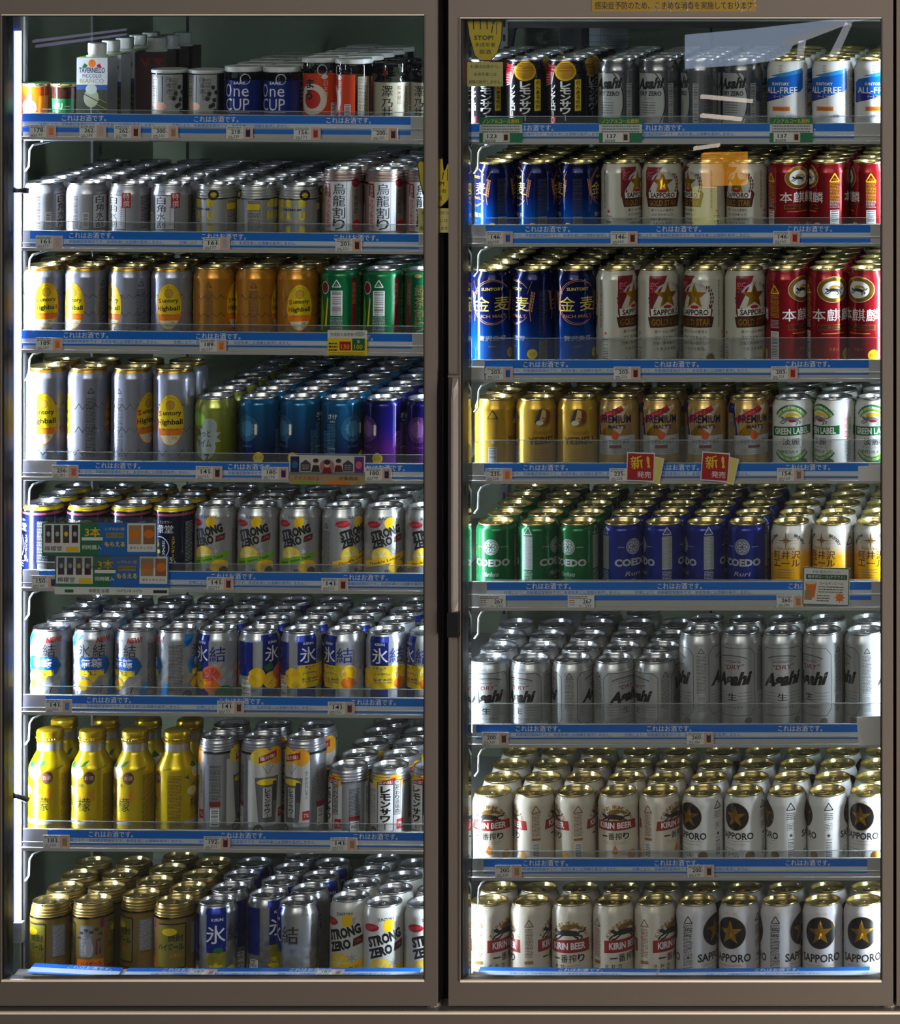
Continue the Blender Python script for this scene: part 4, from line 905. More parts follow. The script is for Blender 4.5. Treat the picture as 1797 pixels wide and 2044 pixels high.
# sloping front lip of the bottom pans with their strips
for key, x0, x1 in (('L8', 24, 848), ('R8', 939, 1766)):
    side = key[0]; bay = 'left bay' if side == 'L' else 'middle bay'
    a, b = P(x0, 1952, -.085), P(x1, 1952, -.085); z1 = P(x0, 1934, -.055).z
    root = tag(empty('cooler_shelf', frame_of(key)[0]), 'deep bottom shelf pan with a sloping front lip in the %s' % bay, 'shelf', 'shelves in the ' + bay)
    Mi = root.matrix_world.inverted() if False else frame_of(key)[0].inverted()
    s = Shape(); zs = P(0, 2004, 0).z
    vs = [(x, y, z) for x in (a.x, b.x) for y, z in ((-.088, a.z), (-.055, z1), (-.050, z1 - .004), (-.050, zs - .012), (-.088, zs - .012))]
    vs = [Mi @ Vector(v) for v in vs]; n = 5
    s.add(vs, [(0, 1, 2, 3, 4), (9, 8, 7, 6, 5)] + [(i, 5 + i, 5 + (i + 1) % 5, (i + 1) % 5) for i in range(5)], RAILM)
    obj('front_lip', s.mesh('front_lip'), root)
    s = Shape(); s.box(*((-.32, .34) if side == 'L' else (-.31, .35)), -.0495, .49, -.012, 0, SHELFM); obj('shelf_board', s.mesh('shelf_board'), root)
    slope = math.atan2(z1 - a.z, .033)
    segs = ((62, 240, 3), (250, 838, 0)) if side == 'L' else ((955, 1310, .6), (1315, 1735, -.6))
    for i, (u0, u1, tw) in enumerate(segs):
        wd = (u1 - u0) * .79; st = Sheet(wd, 34, STRIPW, .3)
        st.rect(-wd / 2, 4, wd / 2, 17, BLUE); st.rect(-wd / 2, -17, wd / 2, -12, BLUE)
        if wd > 150:
            k = max(1, int(wd // 190))
            for j in range(k): st.T('これはお酒です。', (j - (k - 1) / 2) * 200 - (40 if side == 'L' else -20), 10, 9.6, 'white', 70, .03); st.T(LAW, (j - (k - 1) / 2) * 200, -4, 5.6, BLUE, min(180, wd - 10), .012)
        else: st.T('これはお酒です。', 20, 10, 9, 'white', 70, .018)
        mid = P((u0 + u1) / 2, 1943 if not (side == 'L' and i == 0) else 1938, -.071)
        Mt = Matrix.Translation(mid + Vector((0, -.0015, .0015))) @ Matrix.Rotation(math.radians(tw), 4, 'Y') @ Matrix.Rotation(-(math.pi / 2 - slope), 4, 'X')
        tag(st.mk('notice_strip', Mt), '%s blue notice strip lying on the bottom shelf lip, %s' % (('short curled', 'long crumpled')[i] if side == 'L' else ('longer', 'shorter glossy')[i], bay), 'label strip', 'notice strips in the ' + bay)

# ------------------------------------------------------------------ cans in their lanes
# lane: (kind, x in the picture, turn in degrees, [y offset of the front can in mm])
LANES = {
 'L2': [('hakkaku', 88, -100), ('hakkaku', 173, 65), ('hakkaku', 258, -23), ('hakkaku', 342, -4), ('hanku', 432, -25), ('hanku', 514, -85), ('hanku', 597, 0), ('oolong', 684, 0), ('oolong', 768, 5), ('oolong', 850, 0)],
 'L3': [('kaku_silver', 88, 25), ('kaku_silver', 171, -20), ('kaku_silver', 258, -40), ('kaku_silver', 343, 8), ('kaku_gold', 427, -90), ('kaku_gold', 511, -82), ('kaku_gold', 594, 21), ('tea', 681, -90), ('tea', 765, -90), ('tea', 848, 0)],
 'L4': [('kaku_tall', 93, 8), ('kaku_tall', 175, -65), ('kaku_tall', 263, 68), ('kaku_tall', 347, 6), ('lime', 430, -15), ('blue', 518, -23), ('blue', 600, -43), ('blue', 682, 48), ('purple', 767.5, -42), ('purple', 850, -10)],
 'L5': [('lemondo', 86, -75), ('lemondo', 175, -10), ('lemondo', 262, -45), ('lemondo', 346, -25), ('strong_green', 430, -8), ('strong_green', 515, 0), ('strong_green', 599, 0), ('strong_yellow', 684, 50), ('strong_yellow', 767, 17), ('strong_yellow', 848, 20)],
 'L6': [('mutou', 102, -10), ('mutou', 186, 12), ('mutou', 271, -22), ('mutou', 353, -80), ('hyo_gf', 435, -11), ('hyo_gf', 517, 80), ('hyo_lemon', 601, 60), ('hyo_lemon', 688, -12), ('hyo_lemon', 770.5, 20), ('hyo_lemon', 853, -25)],
 'L7': [('bottle', 98, -20), ('bottle', 183, -22), ('bottle', 268, -32), ('bottle', 352, -80), ('lsour_tall', 436, -85), ('lsour_tall', 521, 33), ('lsour_tall', 609, -28), ('lsour', 696, -60), ('lsour', 778.5, 0), ('lsour', 861, -35)],
 'L8': [('goldhai', 103, -38, -6), ('goldhai', 185, 100, -2), ('goldhai', 269, -50, 30), ('goldhai', 348, 5, 0), ('hyo_tall', 432, 42, 0), ('hyo_tall', 520, 75, 38), ('hyo_tall', 594, -38, 0), ('strong_tall', 690, -6, 26), ('strong_tall', 765, 17, 0), ('strong_tall', 847.5, 25, 0)],
 'R1': [('nalemon', 967, 14), ('nalemon', 1049, 8), ('nalemon', 1131, 5), ('dryzero', 1234, -10), ('dryzero', 1316, -8), ('dryzero', 1400, -60), ('dryzero', 1483, -14), ('allfree', 1572, -10), ('allfree', 1662, -15), ('allfree', 1746, 8)],
 'R2': [('kinmugi', 989, -60), ('kinmugi', 1073, -66), ('kinmugi', 1156, -85), ('goldstar', 1241, 62), ('goldstar', 1323, 10), ('goldstar', 1408, -48), ('goldstar', 1491, -22), ('honkirin', 1574, 40), ('honkirin', 1656, -68), ('honkirin', 1739, -84)],
 'R3': [('kinmugi_tall', 982, 14), ('kinmugi_tall', 1065, -52), ('kinmugi_tall', 1148, 20), ('goldstar_tall', 1231, 68), ('goldstar_tall', 1314, 38), ('goldstar_tall', 1405, -18), ('goldstar_tall', 1487.5, 36), ('honkirin_tall', 1570, 62), ('honkirin_tall', 1652.5, 26), ('honkirin_tall', 1734, -24)],
 'R4': [('yebisu', 989, -86), ('yebisu', 1071, 32), ('yebisu', 1154, 14), ('premium', 1236, 0), ('premium', 1319, 12), ('premium', 1409, 8), ('premium', 1494, 26), ('green', 1583, 3), ('green', 1666, -42), ('green', 1748, -4)],
 'R5': [('coedo_green', 992, -4), ('coedo_green', 1074, -108), ('coedo_green', 1156, -22), ('coedo_blue', 1244, 42), ('coedo_blue', 1326, -72), ('coedo_blue', 1409, -72), ('coedo_blue', 1492, -6), ('karui', 1580, -8), ('karui', 1663, -27), ('karui', 1746, -4)],
 'R6': [('dry', 979, 2), ('dry', 1061, -26), ('dry', 1144, -88), ('dry', 1227, 48), ('dry', 1309, -50), ('dry_tall', 1399, -78), ('dry_tall', 1482, -20), ('dry_tall', 1563, 8), ('dry_tall', 1645, -38), ('dry_tall', 1728, -78)],
 'R7': [('ichiban', 986, 0), ('ichiban', 1068, -74), ('ichiban', 1150, -72), ('ichiban', 1236, 0), ('ichiban', 1318, 64), ('blacklabel', 1404, -34), ('blacklabel', 1488, -20), ('blacklabel', 1571, -70), ('blacklabel', 1653, -80), ('blacklabel', 1735, -18)],
 'R8': [('ichiban_tall', 978, 70), ('ichiban_tall', 1060, -84), ('ichiban_tall', 1143, 0), ('ichiban_tall', 1225, 48), ('ichiban_tall', 1308, 68), ('blacklabel_tall', 1391, 74), ('blacklabel_tall', 1476, -18), ('blacklabel_tall', 1559, 82), ('blacklabel_tall', 1643, 0), ('blacklabel_tall', 1725, 0)],
}
ROWS = {'R1': 5, 'L2': 6, 'R8': 3}
NTH = ('first', 'second', 'third', 'fourth', 'fifth', 'sixth', 'seventh', 'eighth', 'ninth', 'tenth')
ROWN = ('front', 'second', 'third', 'fourth', 'fifth', 'sixth', 'seventh')
PITCH = .0668
def put_can(kind, key, Mx, x, y, rot, label, group):
    b = B[kind]; Mo = Mx @ Matrix.Translation((x, y, .0003)) @ Matrix.Rotation(math.radians(rot), 4, 'Z')
    o = bpy.data.objects.new(b['name'], b['mesh']); COL.objects.link(o); o.matrix_world = Mo
    tag(o, label, 'bottle' if kind == 'bottle' else 'can', group)
    for nm, me in b.get('parts') or (('lid', b['lid_me']), ('pull_tab', b['tab_me'])):
        c = bpy.data.objects.new(nm, me); COL.objects.link(c); c.parent = o
    return o

class Bottle(Can):
    """screw-cap aluminium bottle"""
    def __init__(s):
        Art.__init__(s); s.key, s.H, s.kz, s.k, s.rf = 'bottle', 142, 1, 1, None
        s.lidm = GOLD_LID
        s.body_prof = [(24, 1.0), (25, .2), (29, 2), (R_CAN - .4, 7), (R_CAN, 12), (R_CAN, 60), (R_CAN, 112), (31.8, 117), (29.5, 123), (21.5, 138), (20.2, 141), (20, 143)]
        s.zsteps = [112, 117, 123, 130, 138]
        s.lathe([(a / 1000, b / 1000) for a, b in s.body_prof], M('lemon_yellow_can', (226, 196, 12), .26, .45), 40, cap_bot=True)
        s.rep = (0.0, math.pi * R_CAN)
def c_bottle():
    s = Bottle(); org = M('lemon_orange_print', (206, 140, 20), .3)
    s.ell(-6, 112, 15, 11, M('blossom', (232, 214, 160), .35)); s.star(-4, 114, 9, 'cream', 5, .5)
    for pts in ([(-24, 122), (-14, 128), (-6, 120), (-16, 118)], [(0, 120), (8, 128), (18, 131), (10, 122)], [(-34, 104), (-28, 108), (-26, 100)]): s.poly(pts, 'green')
    s.ell(18, 104, 9, 10, M('badge_brown', (104, 62, 50), .3)); s.T('お酒', 18, 104, 6.5, 'peach', None, .02)
    s.T('香り、衝撃。', -4, 92, 5, 'brown', 32, .02)
    for i, (h0, h1) in enumerate(((66, 84), (64, 86), (70, 80), (68, 84))): x = -24 + i * 13; s.poly([(x, h0), (x + 7, h0 + 2), (x + 7, h1), (x, h1 - 5)], org)
    s.ell(-20, 82, 10, 7, M('blossom', (232, 214, 160), .35)); s.poly([(20, 66), (26, 68), (27, 88), (21, 82)], org)
    s.T('檸', -14, 62, 22, 'black', 20, .0); s.T('檬', 10, 62, 22, 'black', 20, .0); s.T('サワー', 0, 46, 5, 'lgreen', 22)
    s.rect(-30, 36, 24, 39, org); s.rect(-34, 30, 26, 36, 'lgray'); s.T('7%', -12, 20, 7, 'brown', 10)
    s.dashes(51, 24, 108, 22, 'brown'); s.line([(30, 116), (46, 120)], 1, 'brown')
    n = Shape(); n.lathe([(.0200, .142), (.0196, .146), (.0202, .149), (.0196, .152), (.0200, .156)], mat('white_neck_metal', (206, 206, 208), .25, .5), 32)
    c = Shape(); cp = []
    for r, z in ((19.0, 155), (20.6, 155.5), (20.8, 158), (20, 159), (20.8, 160), (20.8, 163), (20.2, 164), (20.8, 165), (20.8, 170), (20, 173), (18, 174.4), (.4, 174.6)): cp.append((r / 1000, z / 1000))
    c.lathe(cp, M('yellow_cap_metal', (206, 170, 16), .28, .6), 36, cap_top=True)
    for i in range(30):
        t = i * math.pi / 15; c.box(.0209 * math.sin(t) - .0007, .0209 * math.sin(t) + .0007, -.0209 * math.cos(t) - .0007, -.0209 * math.cos(t) + .0007, .1605, .1625, ink('dgold'))
    B['bottle'] = dict(mesh=s.mesh('bottle_body', True, 28), H=174, name='drink_bottle', look='yellow aluminium screw-cap', lid_me=None, tab_me=None, parts=(('neck', n.mesh('neck', True)), ('screw_cap', c.mesh('screw_cap', True, 40))))
c_bottle()

# things on the top left shelf: cups, glasses, cartons
class Cyl(Art):
    step = 6.0
    def __init__(s, R0, R1=None, H=100):
        super().__init__(); s.R0, s.R1, s.HH = R0, R1 or R0, H; s.step = R0 * 2 * math.pi / 36
    def place(s, x, z, lv):
        th = x / s.R0; R = (s.R0 + (s.R1 - s.R0) * z / s.HH) * chord(th, 36) + .06 + .005 * lv
        return (R * math.sin(th) / 1000, -R * math.cos(th) / 1000, z / 1000), (math.sin(th), -math.cos(th), 0)
CAPW = mat('milky_plastic_cap', (188, 190, 188), .35)
def cup(key, R, H, capR, capH, label, look, name='sake_cup', prof=None, capm=CAPW, rim=.97, ring=False):
    g = Shape(); pr = prof or [(R * .86, 0), (R * .96, 2), (R, 6), (R, H - capH - 6), (R * rim, H - capH - 2), (R * rim, H - capH)]
    g.lathe([(a / 1000, b / 1000) for a, b in pr], CUPGLASS, 36, cap_bot=True)
    c = Shape(); c.lathe([(a / 1000, b / 1000) for a, b in ((capR - 1, H - capH), (capR, H - capH + .6), (capR, H - 1.6), (capR - .8, H - .4), (capR - 2.4, H), (capR - 3, H - 1), (.4, H - 1))], capm, 36, cap_top=True)
    if ring: c.tube([((R - .2) / 1000 * math.sin(.5 + .27 * math.cos(t * .4)), -(R - .2) / 1000 * math.cos(.5 + .27 * math.cos(t * .4)), (H - capH - 11 + 8 * math.sin(t * .4)) / 1000) for t in range(16)], .0007, CAPW, 6)
    l = Cyl(R, H=H); label(l)
    B[key] = dict(mesh=g.mesh('glass_body', True), H=H, name=name, look=look, cat='cup', parts=(('cap', c.mesh('cap', True, 40)), ('paper_label', l.mesh('paper_label', True))))
def l_clear(l):
    wl = M('label_frost', (150, 152, 150), .4); l.rect(-38, 8, 30, 96, wl); l.rect(-4, 40, -2.5, 94, 'navy'); l.bars(-18, 46, 90, 14, 'offw'); l.Vt('日本酒', 6, 92, 8, 'ink', 7); l.dashes(14, 56, 90, 14, 'ink'); l.dashes(-4, 26, 40, 40, 'tan'); l.ell(-8, 46, 12, 7, 'peach', 12)
    for a, b in ((18, 66), (24, 76), (26, 56), (20, 46), (27, 38), (22, 30), (29, 68), (15, 58), (24, 48)): l.ell(a, b, 3.4, 3.8, 'dark', 9)
def l_one(l):
    bl = M('cup_blue', (12, 30, 112), .25); cl = M('cup_letter', (206, 206, 214), .3); l.rect(-90, 4, 90, 88, bl)
    l.T('SAKE', 5, 84, 4.4, 'white', 19, .012); l.T('O', -15, 72, 22, cl, 13); l.T('ne', 8, 69, 13, cl, 24); l.T('CUP', 0, 50, 19, cl, 42); l.rect(-22, 37, 22, 38, 'lgray'); l.T('OZEKI', 0, 32, 4.5, 'lgray', 34)
def l_maru(l):
    o = M('cup_orange', (206, 60, 16), .3); l.rect(-38, 4, 46, 99, o); l.poly([(-38, 78), (-22, 99), (-38, 99)], ink('yellow')); l.ell(-2, 58, 24, 25, 'offw'); l.ell(-2, 58, 14, 15, M('cup_red', (196, 40, 20), .3))
    l.T('ま', -6, 83, 15, 'black', 15, .03); l.T('る', -8, 65, 16, 'black', 14, .03); l.ell(18, 94, 5, 4, 'offw'); l.Vt('日本酒', 20, 88, 8, 'peach', 6); l.T('辛口', 18, 36, 7, 'brown'); l.rect(50, 8, 72, 96, M('label_rice', (150, 140, 116), .4)); l.dashes(60, 30, 94, 18, 'ink'); l.bars(34, 28, 52, 10); l.rect(-90, 8, -42, 96, M('label_rice', (150, 140, 116), .4)); l.rect(76, 6, 88, 96, o)
def l_sawa(l):
    wl = M('label_washi', (176, 170, 150), .45); l.rect(-42, 6, 44, 87, wl)
    for t, z in (('澤', 73), ('乃', 54), ('井', 39)): l.T(t, -2, z, 17 if t != '乃' else 13, 'black', 18, .02)
    l.Vt('純米銀印', 17, 82, 7, 'maroon', 6); l.dashes(30, 30, 80, 6, 'ink'); l.bars(38, 26, 50, 8); l.dashes(-30, 34, 82, 5, 'ink')
cup('cupclear', 27.6, 104, 28.8, 6, l_clear, 'clear glass pale-label')
cup('cupblue', 28.8, 110, 29.6, 9, l_one, 'blue-labelled glass', ring=True)
cup('cuporange', 28.2, 124, 29.7, 8, l_maru, 'orange-labelled glass', ring=True)
cup('cupwhite', 30, 118, 29.2, 7, l_sawa, 'white-labelled glass', prof=[(26, 0), (29, 2), (30, 6), (30, 84), (29, 88), (25, 94), (25, 98), (28, 101), (29, 104), (29, 111)], capm=CUPGLASS)
def jar(key, glass, deco, look):
    g = Shape(); g.lathe([(a / 1000, b / 1000) for a, b in ((17, 0), (19, 2), (20, 8), (22.4, 68), (22.8, 74), (22.8, 77))], glass, 32, cap_bot=True)
    c = Shape(); c.lathe([(a / 1000, b / 1000) for a, b in ((22.6, 74), (24.4, 75), (24.8, 77), (24.6, 79), (23.6, 80))], mat('foil_gold_rim', (214, 190, 130), .25, .9), 32)
    c.lathe([(a / 1000, b / 1000) for a, b in ((23.6, 79.4), (22, 79), (10, 80), (.4, 80.4))], mat('foil_green_lid', (24, 92, 52), .3, .4), 32, cap_top=True)
    l = Cyl(20, 23, 72); deco(l)
    B[key] = dict(mesh=g.mesh('jelly_body', True), H=72, name='dessert_cup', look=look, cat='cup', parts=(('foil_lid', c.mesh('foil_lid', True, 40)), ('paper_label', l.mesh('paper_label', True))))
AMBER = mat('amber_jelly', (168, 70, 12), .12); DARKJ = mat('dark_jelly', (60, 30, 20), .12)
def d1(l): l.rect(-20, 10, 4, 62, M('label_burnt', (120, 48, 26), .3)); l.ell(-2, 42, 11, 12, 'offw'); l.ring(-2, 42, 7, 5, 2.4, 'dred'); l.rect(-30, 8, -20, 64, 'lgray'); l.poly([(10, 6), (18, 12), (14, 22), (8, 14)], ink('lemon')); l.rect(12, 20, 30, 60, ink('orange'))
def d2(l): l.rect(-24, 34, 16, 56, ink('green')); l.T('ゼリー', -4, 44, 11, 'offw', 28, .02); l.rect(-20, 16, 14, 33, ink('tan')); l.rect(18, 12, 26, 54, 'maroon')
jar('jar_orange', AMBER, d1, 'small orange jelly'); jar('jar_green', DARKJ, d2, 'small green-labelled jelly')
def carton(key, dark, look):
    s = Sheet(49, 122, mat('carton_white', (196, 200, 204), .35) if not dark else mat('carton_maroon', (54, 24, 22), .35)); s.V = [(x, y - .0245 if y < .0001 else .0245, z + .061) for x, y, z in s.V]
    pl = s.place
    s.place = lambda x, z, lv: ((x / 1000, -.0245 - .00002 * lv - .00005, z / 1000), (0, -1, 0))
    if not dark:
        s.ell(0, 113, 6, 6.5, ink('orange')); s.T('T', 0, 113, 6, 'dgold'); s.poly([(-16, 106), (-12, 113), (-7, 110), (-9, 106)], 'green'); s.poly([(16, 106), (12, 113), (7, 110), (9, 106)], 'red')
        s.T('TAVERNELLO', 0, 102, 8.5, 'navy', 41, .02); s.T('PICCOLO', 0, 93, 5.4, 'dark', 30); s.T('BIANCO', 0, 85, 6.5, 'olive', 38); s.rect(-24.5, 71, 24.5, 79, M('carton_blue', (50, 80, 150), .35)); s.rect(-24.5, 0, 24.5, 71, M('carton_dusk', (52, 58, 44), .35)); s.ell(-1, 58, 12, 15, M('wine_pale', (150, 156, 130), .35)); s.ell(-1, 72, 9, 8, M('wine_rim', (170, 176, 170), .35)); s.line([(-1, 44), (-1, 24)], 2, M('wine_rim', (170, 176, 170), .35)); s.line([(-12, 64), (11, 52)], 1.4, 'brown')
        for z in (30, 40, 50): s.line([(8, z + 8), (24, z)], 1, 'olive')
    else:
        s.poly([(-20, 112), (-10, 96), (-2, 112), (-6, 112), (-10, 104), (-15, 112)], 'dred'); s.T('ROSSO', 0, 82, 7, 'maroon', 30); s.poly([(2, 112), (10, 98), (20, 112)], 'dred')
    c = Shape(); c.lathe([(a / 1000, b / 1000) for a, b in ((17, 122), (17, 124.5), (13.6, 125.5), (13.6, 128), (14.4, 128.5), (14.4, 143), (13.4, 144.2), (.4, 144.4))], mat('white_screw_cap', (206, 206, 202), .4), 28, cap_top=True)
    if not dark: s.box(-.0245, .0245, -.02, .0245, .1221, .1226, ink('lgreen'))
    B[key] = dict(mesh=s.mesh('carton_body'), H=139, name='wine_carton', look=look, cat='carton', parts=(('screw_cap', c.mesh('screw_cap', True, 40)),))
carton('carton_white', False, 'pale wine'); carton('carton_red', True, 'dark maroon wine')
LANES['L1'] = [('jar_orange', 69, 0), ('jar_green', 132, 6), ('carton_white', 193, 0), ('carton_red', 258, 0), ('cupclear', 338, 0), ('cupclear', 412, -12), ('cupblue', 486, -8), ('cupblue', 562, -16), ('cuporange', 636, -10, 12), ('cuporange', 708, -75, -6), ('cupwhite', 784, 0), ('cupwhite', 858, -20)]
SKIP = {('L1', 3): (0, 1)}
ROWL1 = {'jar_orange': 1, 'jar_green': 1, 'carton_white': 5, 'carton_red': 5, 'cupclear': 1, 'cupblue': 5, 'cuporange': 5, 'cupwhite': 2}

def name_of(kind): return B[kind]['name']
n_can = 0
for key in ('L1', 'L2', 'L3', 'L4', 'L5', 'L6', 'L7', 'L8', 'R1', 'R2', 'R3', 'R4', 'R5', 'R6', 'R7', 'R8'):
    Mx, p, xc = frame_of(key); side = key[0]; i = int(key[1]); bay = 'left bay' if side == 'L' else 'middle bay'
    above = SHELF.get(side + str(i - 1)); lim = 845 if side == 'L' else 1761
    S = 2004 if i == 8 else SHELF[key][0]; tilt = SHELF[key][4] if i < 8 else 0
    for li, lane in enumerate(LANES[key]):
        kind, px, rot = lane[:3]; off = (lane[3] if len(lane) > 3 else 0) / 1000; b = B[kind]; H = b['H'] / 1000
        x = (px - xc) / 1250.0
        rows = ROWS.get(key, 7) if key != 'L1' else ROWL1[kind]
        for r in range(rows):
            if r in SKIP.get((key, li), ()): continue
            rr = random.Random(key + str(li) + str(r))
            y = r * PITCH + off + (rr.uniform(-.0009, .0009) if r else 0)
            if r and off > .02: y = r * PITCH + off
            if y > .46: break
            if r:
                sc = F_PX / (DIST + y + .02); pyl = YV + (CAMZ - (p.z + H + tilt * y)) * sc
                if side == 'L': pyl += ROLL * (px - 445)
                if above and pyl < above[3] - 3: break
                pxl = XV + (p.x + x - .029 - CAMX) * sc
                if pxl > lim: break
            xx = x + (rr.uniform(-.0002, .0002) if r else 0)
            lab = '%s %s, %s row, %s column of %s, %s' % (b['look'], b.get('cat', 'bottle' if kind == 'bottle' else 'can'), ROWN[r], NTH[li] if li < 10 else ('eleventh', 'twelfth')[li - 10], ORD[i - 1] + ' shelf', bay)
            grp = '%s %ss on the %s shelf, %s' % (b['look'], b.get('cat', 'bottle' if kind == 'bottle' else 'can'), ORD[i - 1], bay)
            o = put_can(kind, key, Mx, xx, y, rot if r == 0 else (rr.uniform(-1, 1) if 'carton' in kind else rr.uniform(-180, 180)), lab, grp); n_can += 1
            if 'cat' in b: o['category'] = b['cat']
print('cans', n_can)

# ------------------------------------------------------------------ price tags and cards on the rails
def on_rail(key, px, py, y):
    Mx, p, xc = frame_of(key); q = local(key, px, py, y)
    return Mx @ Matrix.Translation(q)
TAGS = {
 'L1': [(85, '178', 'orange'), (185, '262', 'lgray'), (254, '262', 'maroon'), (329, '300', 'tan'), (478, '218', 'navy'), (613, '156', 'red'), (768, '200', 'brown')],
 'L2': [(98, '161', 'lgray'), (432, '161', 'lgray'), (696, '201', 'maroon')], 'L3': [(98, '189', 'orange'), (425, '189', 'orange')],
 'L4': [(130, '256', 'pink'), (417, '141', 'dark'), (549, '180', 'navy'), (755, '180', 'navy')], 'L5': [(89, '150', 'navy'), (439, '141', 'maroon'), (668, '141', 'maroon')],
 'L6': [(117, '141', 'sky'), (460, '141', 'ink'), (681, '141', 'ink')], 'L7': [(112, '181', 'tan'), (433, '192', 'maroon'), (686, '141', 'tan')],
 'R2': [(997, '146', 'sblue'), (1246, '146', 'maroon'), (1570, '146', 'red')], 'R3': [(997, '203', 'sblue'), (1252, '203', 'maroon'), (1566, '203', 'red')],
 'R4': [(996, '235', 'orange'), (1243, '235', 'ink'), (1578, '154', 'gray')], 'R5': [(983, '267', None), (1160, '267', None), (1577, '260', 'tan')],
 'R6': [(989, '200', 'ink'), (1398, '260', 'ink')], 'R7': [(1015, '200', 'tan'), (1399, '200', 'dark')],
}
def price_tag(t, pic):
    st = Sheet(42, 20, PAPER, .8)
    if pic:
        st.rect(6, -9.6, 20.6, 9.6, 'peach'); st.rect(10, -6.5, 17, 6.5, pic); st.rect(11, 4.5, 16, 7.4, 'lgray')
        st.T(t, -6, 1.5, 6.6, 'dark', 14, .02); st.T('円', 3, 0, 2.6, 'dark'); st.T(str(int(int(t) * 1.1)), -5, -6, 4.4, 'ink', 9); st.dashes(-14, -9, -5, 8, 'ink', 1.8, .8); st.dashes(-8, 6, 8.6, 22, 'ink', 2.4, 1)
    else:
        st.dashes(-4, 5, 8, 30, 'ink', 2.4, 1); st.T(t, 10, 0, 7, 'dark', 14, .02); st.T(str(int(int(t) * 1.1)), 11, -7, 4.6, 'ink', 10); st.dashes(-14, -8, 2, 9, 'maroon', 3.4, .8); st.T('税込', 0, -7, 2.6, 'ink')
    return st
for key, lst in TAGS.items():
    bay = 'left bay' if key[0] == 'L' else 'middle bay'; nth = ORD[int(key[1]) - 1]
    for i, (px, t, pic) in enumerate(lst):
        st = price_tag(t, pic); y = YR - .0085
        tag(st.mk('price_tag', on_rail(key, px, SHELF[key][3] - 16.5, y)), 'white price tag reading %s, %s along the %s shelf rail, %s' % (t, NTH[i], nth, bay), 'price tag', 'price tags in the ' + bay)
for i, (px, t) in enumerate(((110, '176'), (406, '187'), (660, '187'))):
    st = price_tag(t, 'gray'); slope = math.atan2(P(0, 1934, -.055).z - P(0, 1952, -.085).z, .033)
    Mt = Matrix.Translation(P(px, 1944, -.071) + Vector((0, -.004, .0040))) @ Matrix.Rotation(-(math.pi / 2 - slope), 4, 'X')
    tag(st.mk('price_tag', Mt), 'white price tag reading %s, %s along the bottom shelf lip, left bay' % (t, NTH[i]), 'price tag', 'price tags in the left bay')
# green soft-drink cards with their price slips on the top right shelf
GRN = mat('card_green', (0, 116, 70), .4); CARDW = mat('card_white', (206, 212, 206), .45)
for i, (px, t) in enumerate(((1000, '123'), (1239, '137'), (1580, '137'))):
    st = Sheet(68, 39, CARDW, .5); st.rect(-34, 9, 34, 19.5, GRN); st.T('ノンアルコール飲料', 0, 14.2, 7, ink('lemon'), 58, .02); st.dashes(0, -3, 7, 60, 'gray', 4.4, 2); st.rect(-34, -19.5, 34, -4.6, GRN)
    st.rect(-28, -19, 14, -4, PAPER); st.T(t, -14, -9.5, 6.6, 'dark', 15, .02); st.dashes(-16, -18, -15, 18, 'ink', 2); st.rect(3, -18, 13, -5, 'peach'); st.rect(5, -16, 11, -7, 'dark')
    tag(st.mk('promo_card', on_rail('R1', px, 259.5, YR - .009)), 'green and white soft-drink card reading %s, %s along the top shelf' % (t, NTH[i]), 'card', 'green soft-drink cards')
# yellow offer card
st = Sheet(62, 40, ink('yellow'), .6); st.rect(-31, 7, 31, 20, PAPER); st.T('宝焼酎の緑茶割り', -6, 13, 6, 'dark', 42, .01); st.ell(20, 14, 8, 4, 'lgray'); st.rect(-12, -12, 6, 2, 'red'); st.T('130', -3, -6, 7, 'lemon', 13); st.rect(8, -12, 28, 7, 'green'); st.T('100', 18, -6, 7, 'lemon', 13); st.T('安', 18, 2, 5, 'white'); st.dashes(-22, -13, 0, 14, 'brown', 5, 2.6); st.dashes(0, -19, -15, 56, 'olive', 3, 1.6)
tag(st.mk('promo_card', on_rail('L3', 693, 682, YR - .0095)), 'yellow offer card with red and green boxes below the green cans', 'card')
# character-free event card on the fourth left shelf
st = Sheet(120, 46, M('card_dusk', (206, 200, 196), .45), .6); st.rect(-60, -23, 60, -7, M('card_tan', (170, 140, 90), .45)); st.rect(-60, -8, 60, -3, 'gray')
st.rect(-58, -4, -44, 21, ink('navy')); st.ell(-51, 8, 5, 6, 'teal'); st.rect(43, -4, 58, 21, ink('purple')); st.ell(50, 8, 5, 6, 'pink')
for x, c in ((-18, 'dark'), (18, 'maroon')): st.ell(x, 12, 4, 5, 'peach'); st.ell(x, 14.5, 4.4, 3.4, 'dark'); st.poly([(x - 7, -3), (x + 7, -3), (x + 4.5, 7.5), (x - 4.5, 7.5)], c)
st.ell(0, 5, 12, 12, M('card_rose', (170, 110, 110), .45)); st.ell(0, 9, 4.5, 5, 'peach'); st.ell(0, 12, 5, 4, 'dark'); st.poly([(-8, -6), (8, -6), (5, 4), (-5, 4)], 'dred')
for x in (-34, 33): st.poly([(x - 8, -2), (x + 8, -2), (x + 8, 10), (x, 16), (x - 8, 10)], 'ink'); st.dashes(x, 0, 8, 11, 'lgray', 3)
st.T('アイス当たる', -32, -13, 7, 'red', 40, .02); st.T('対象商品', 34, -13, 6, 'brown', 30, .02); st.poly([(-50, -22), (-10, -22), (-16, -18), (-50, -18)], ink('lgreen')); st.poly([(0, -23), (40, -23), (28, -17), (6, -17)], 'orange')
tag(st.mk('promo_card', on_rail('L4', 653, 936, YR - .011)), 'wide picture card with three dark-suited figures below the blue cans', 'card')
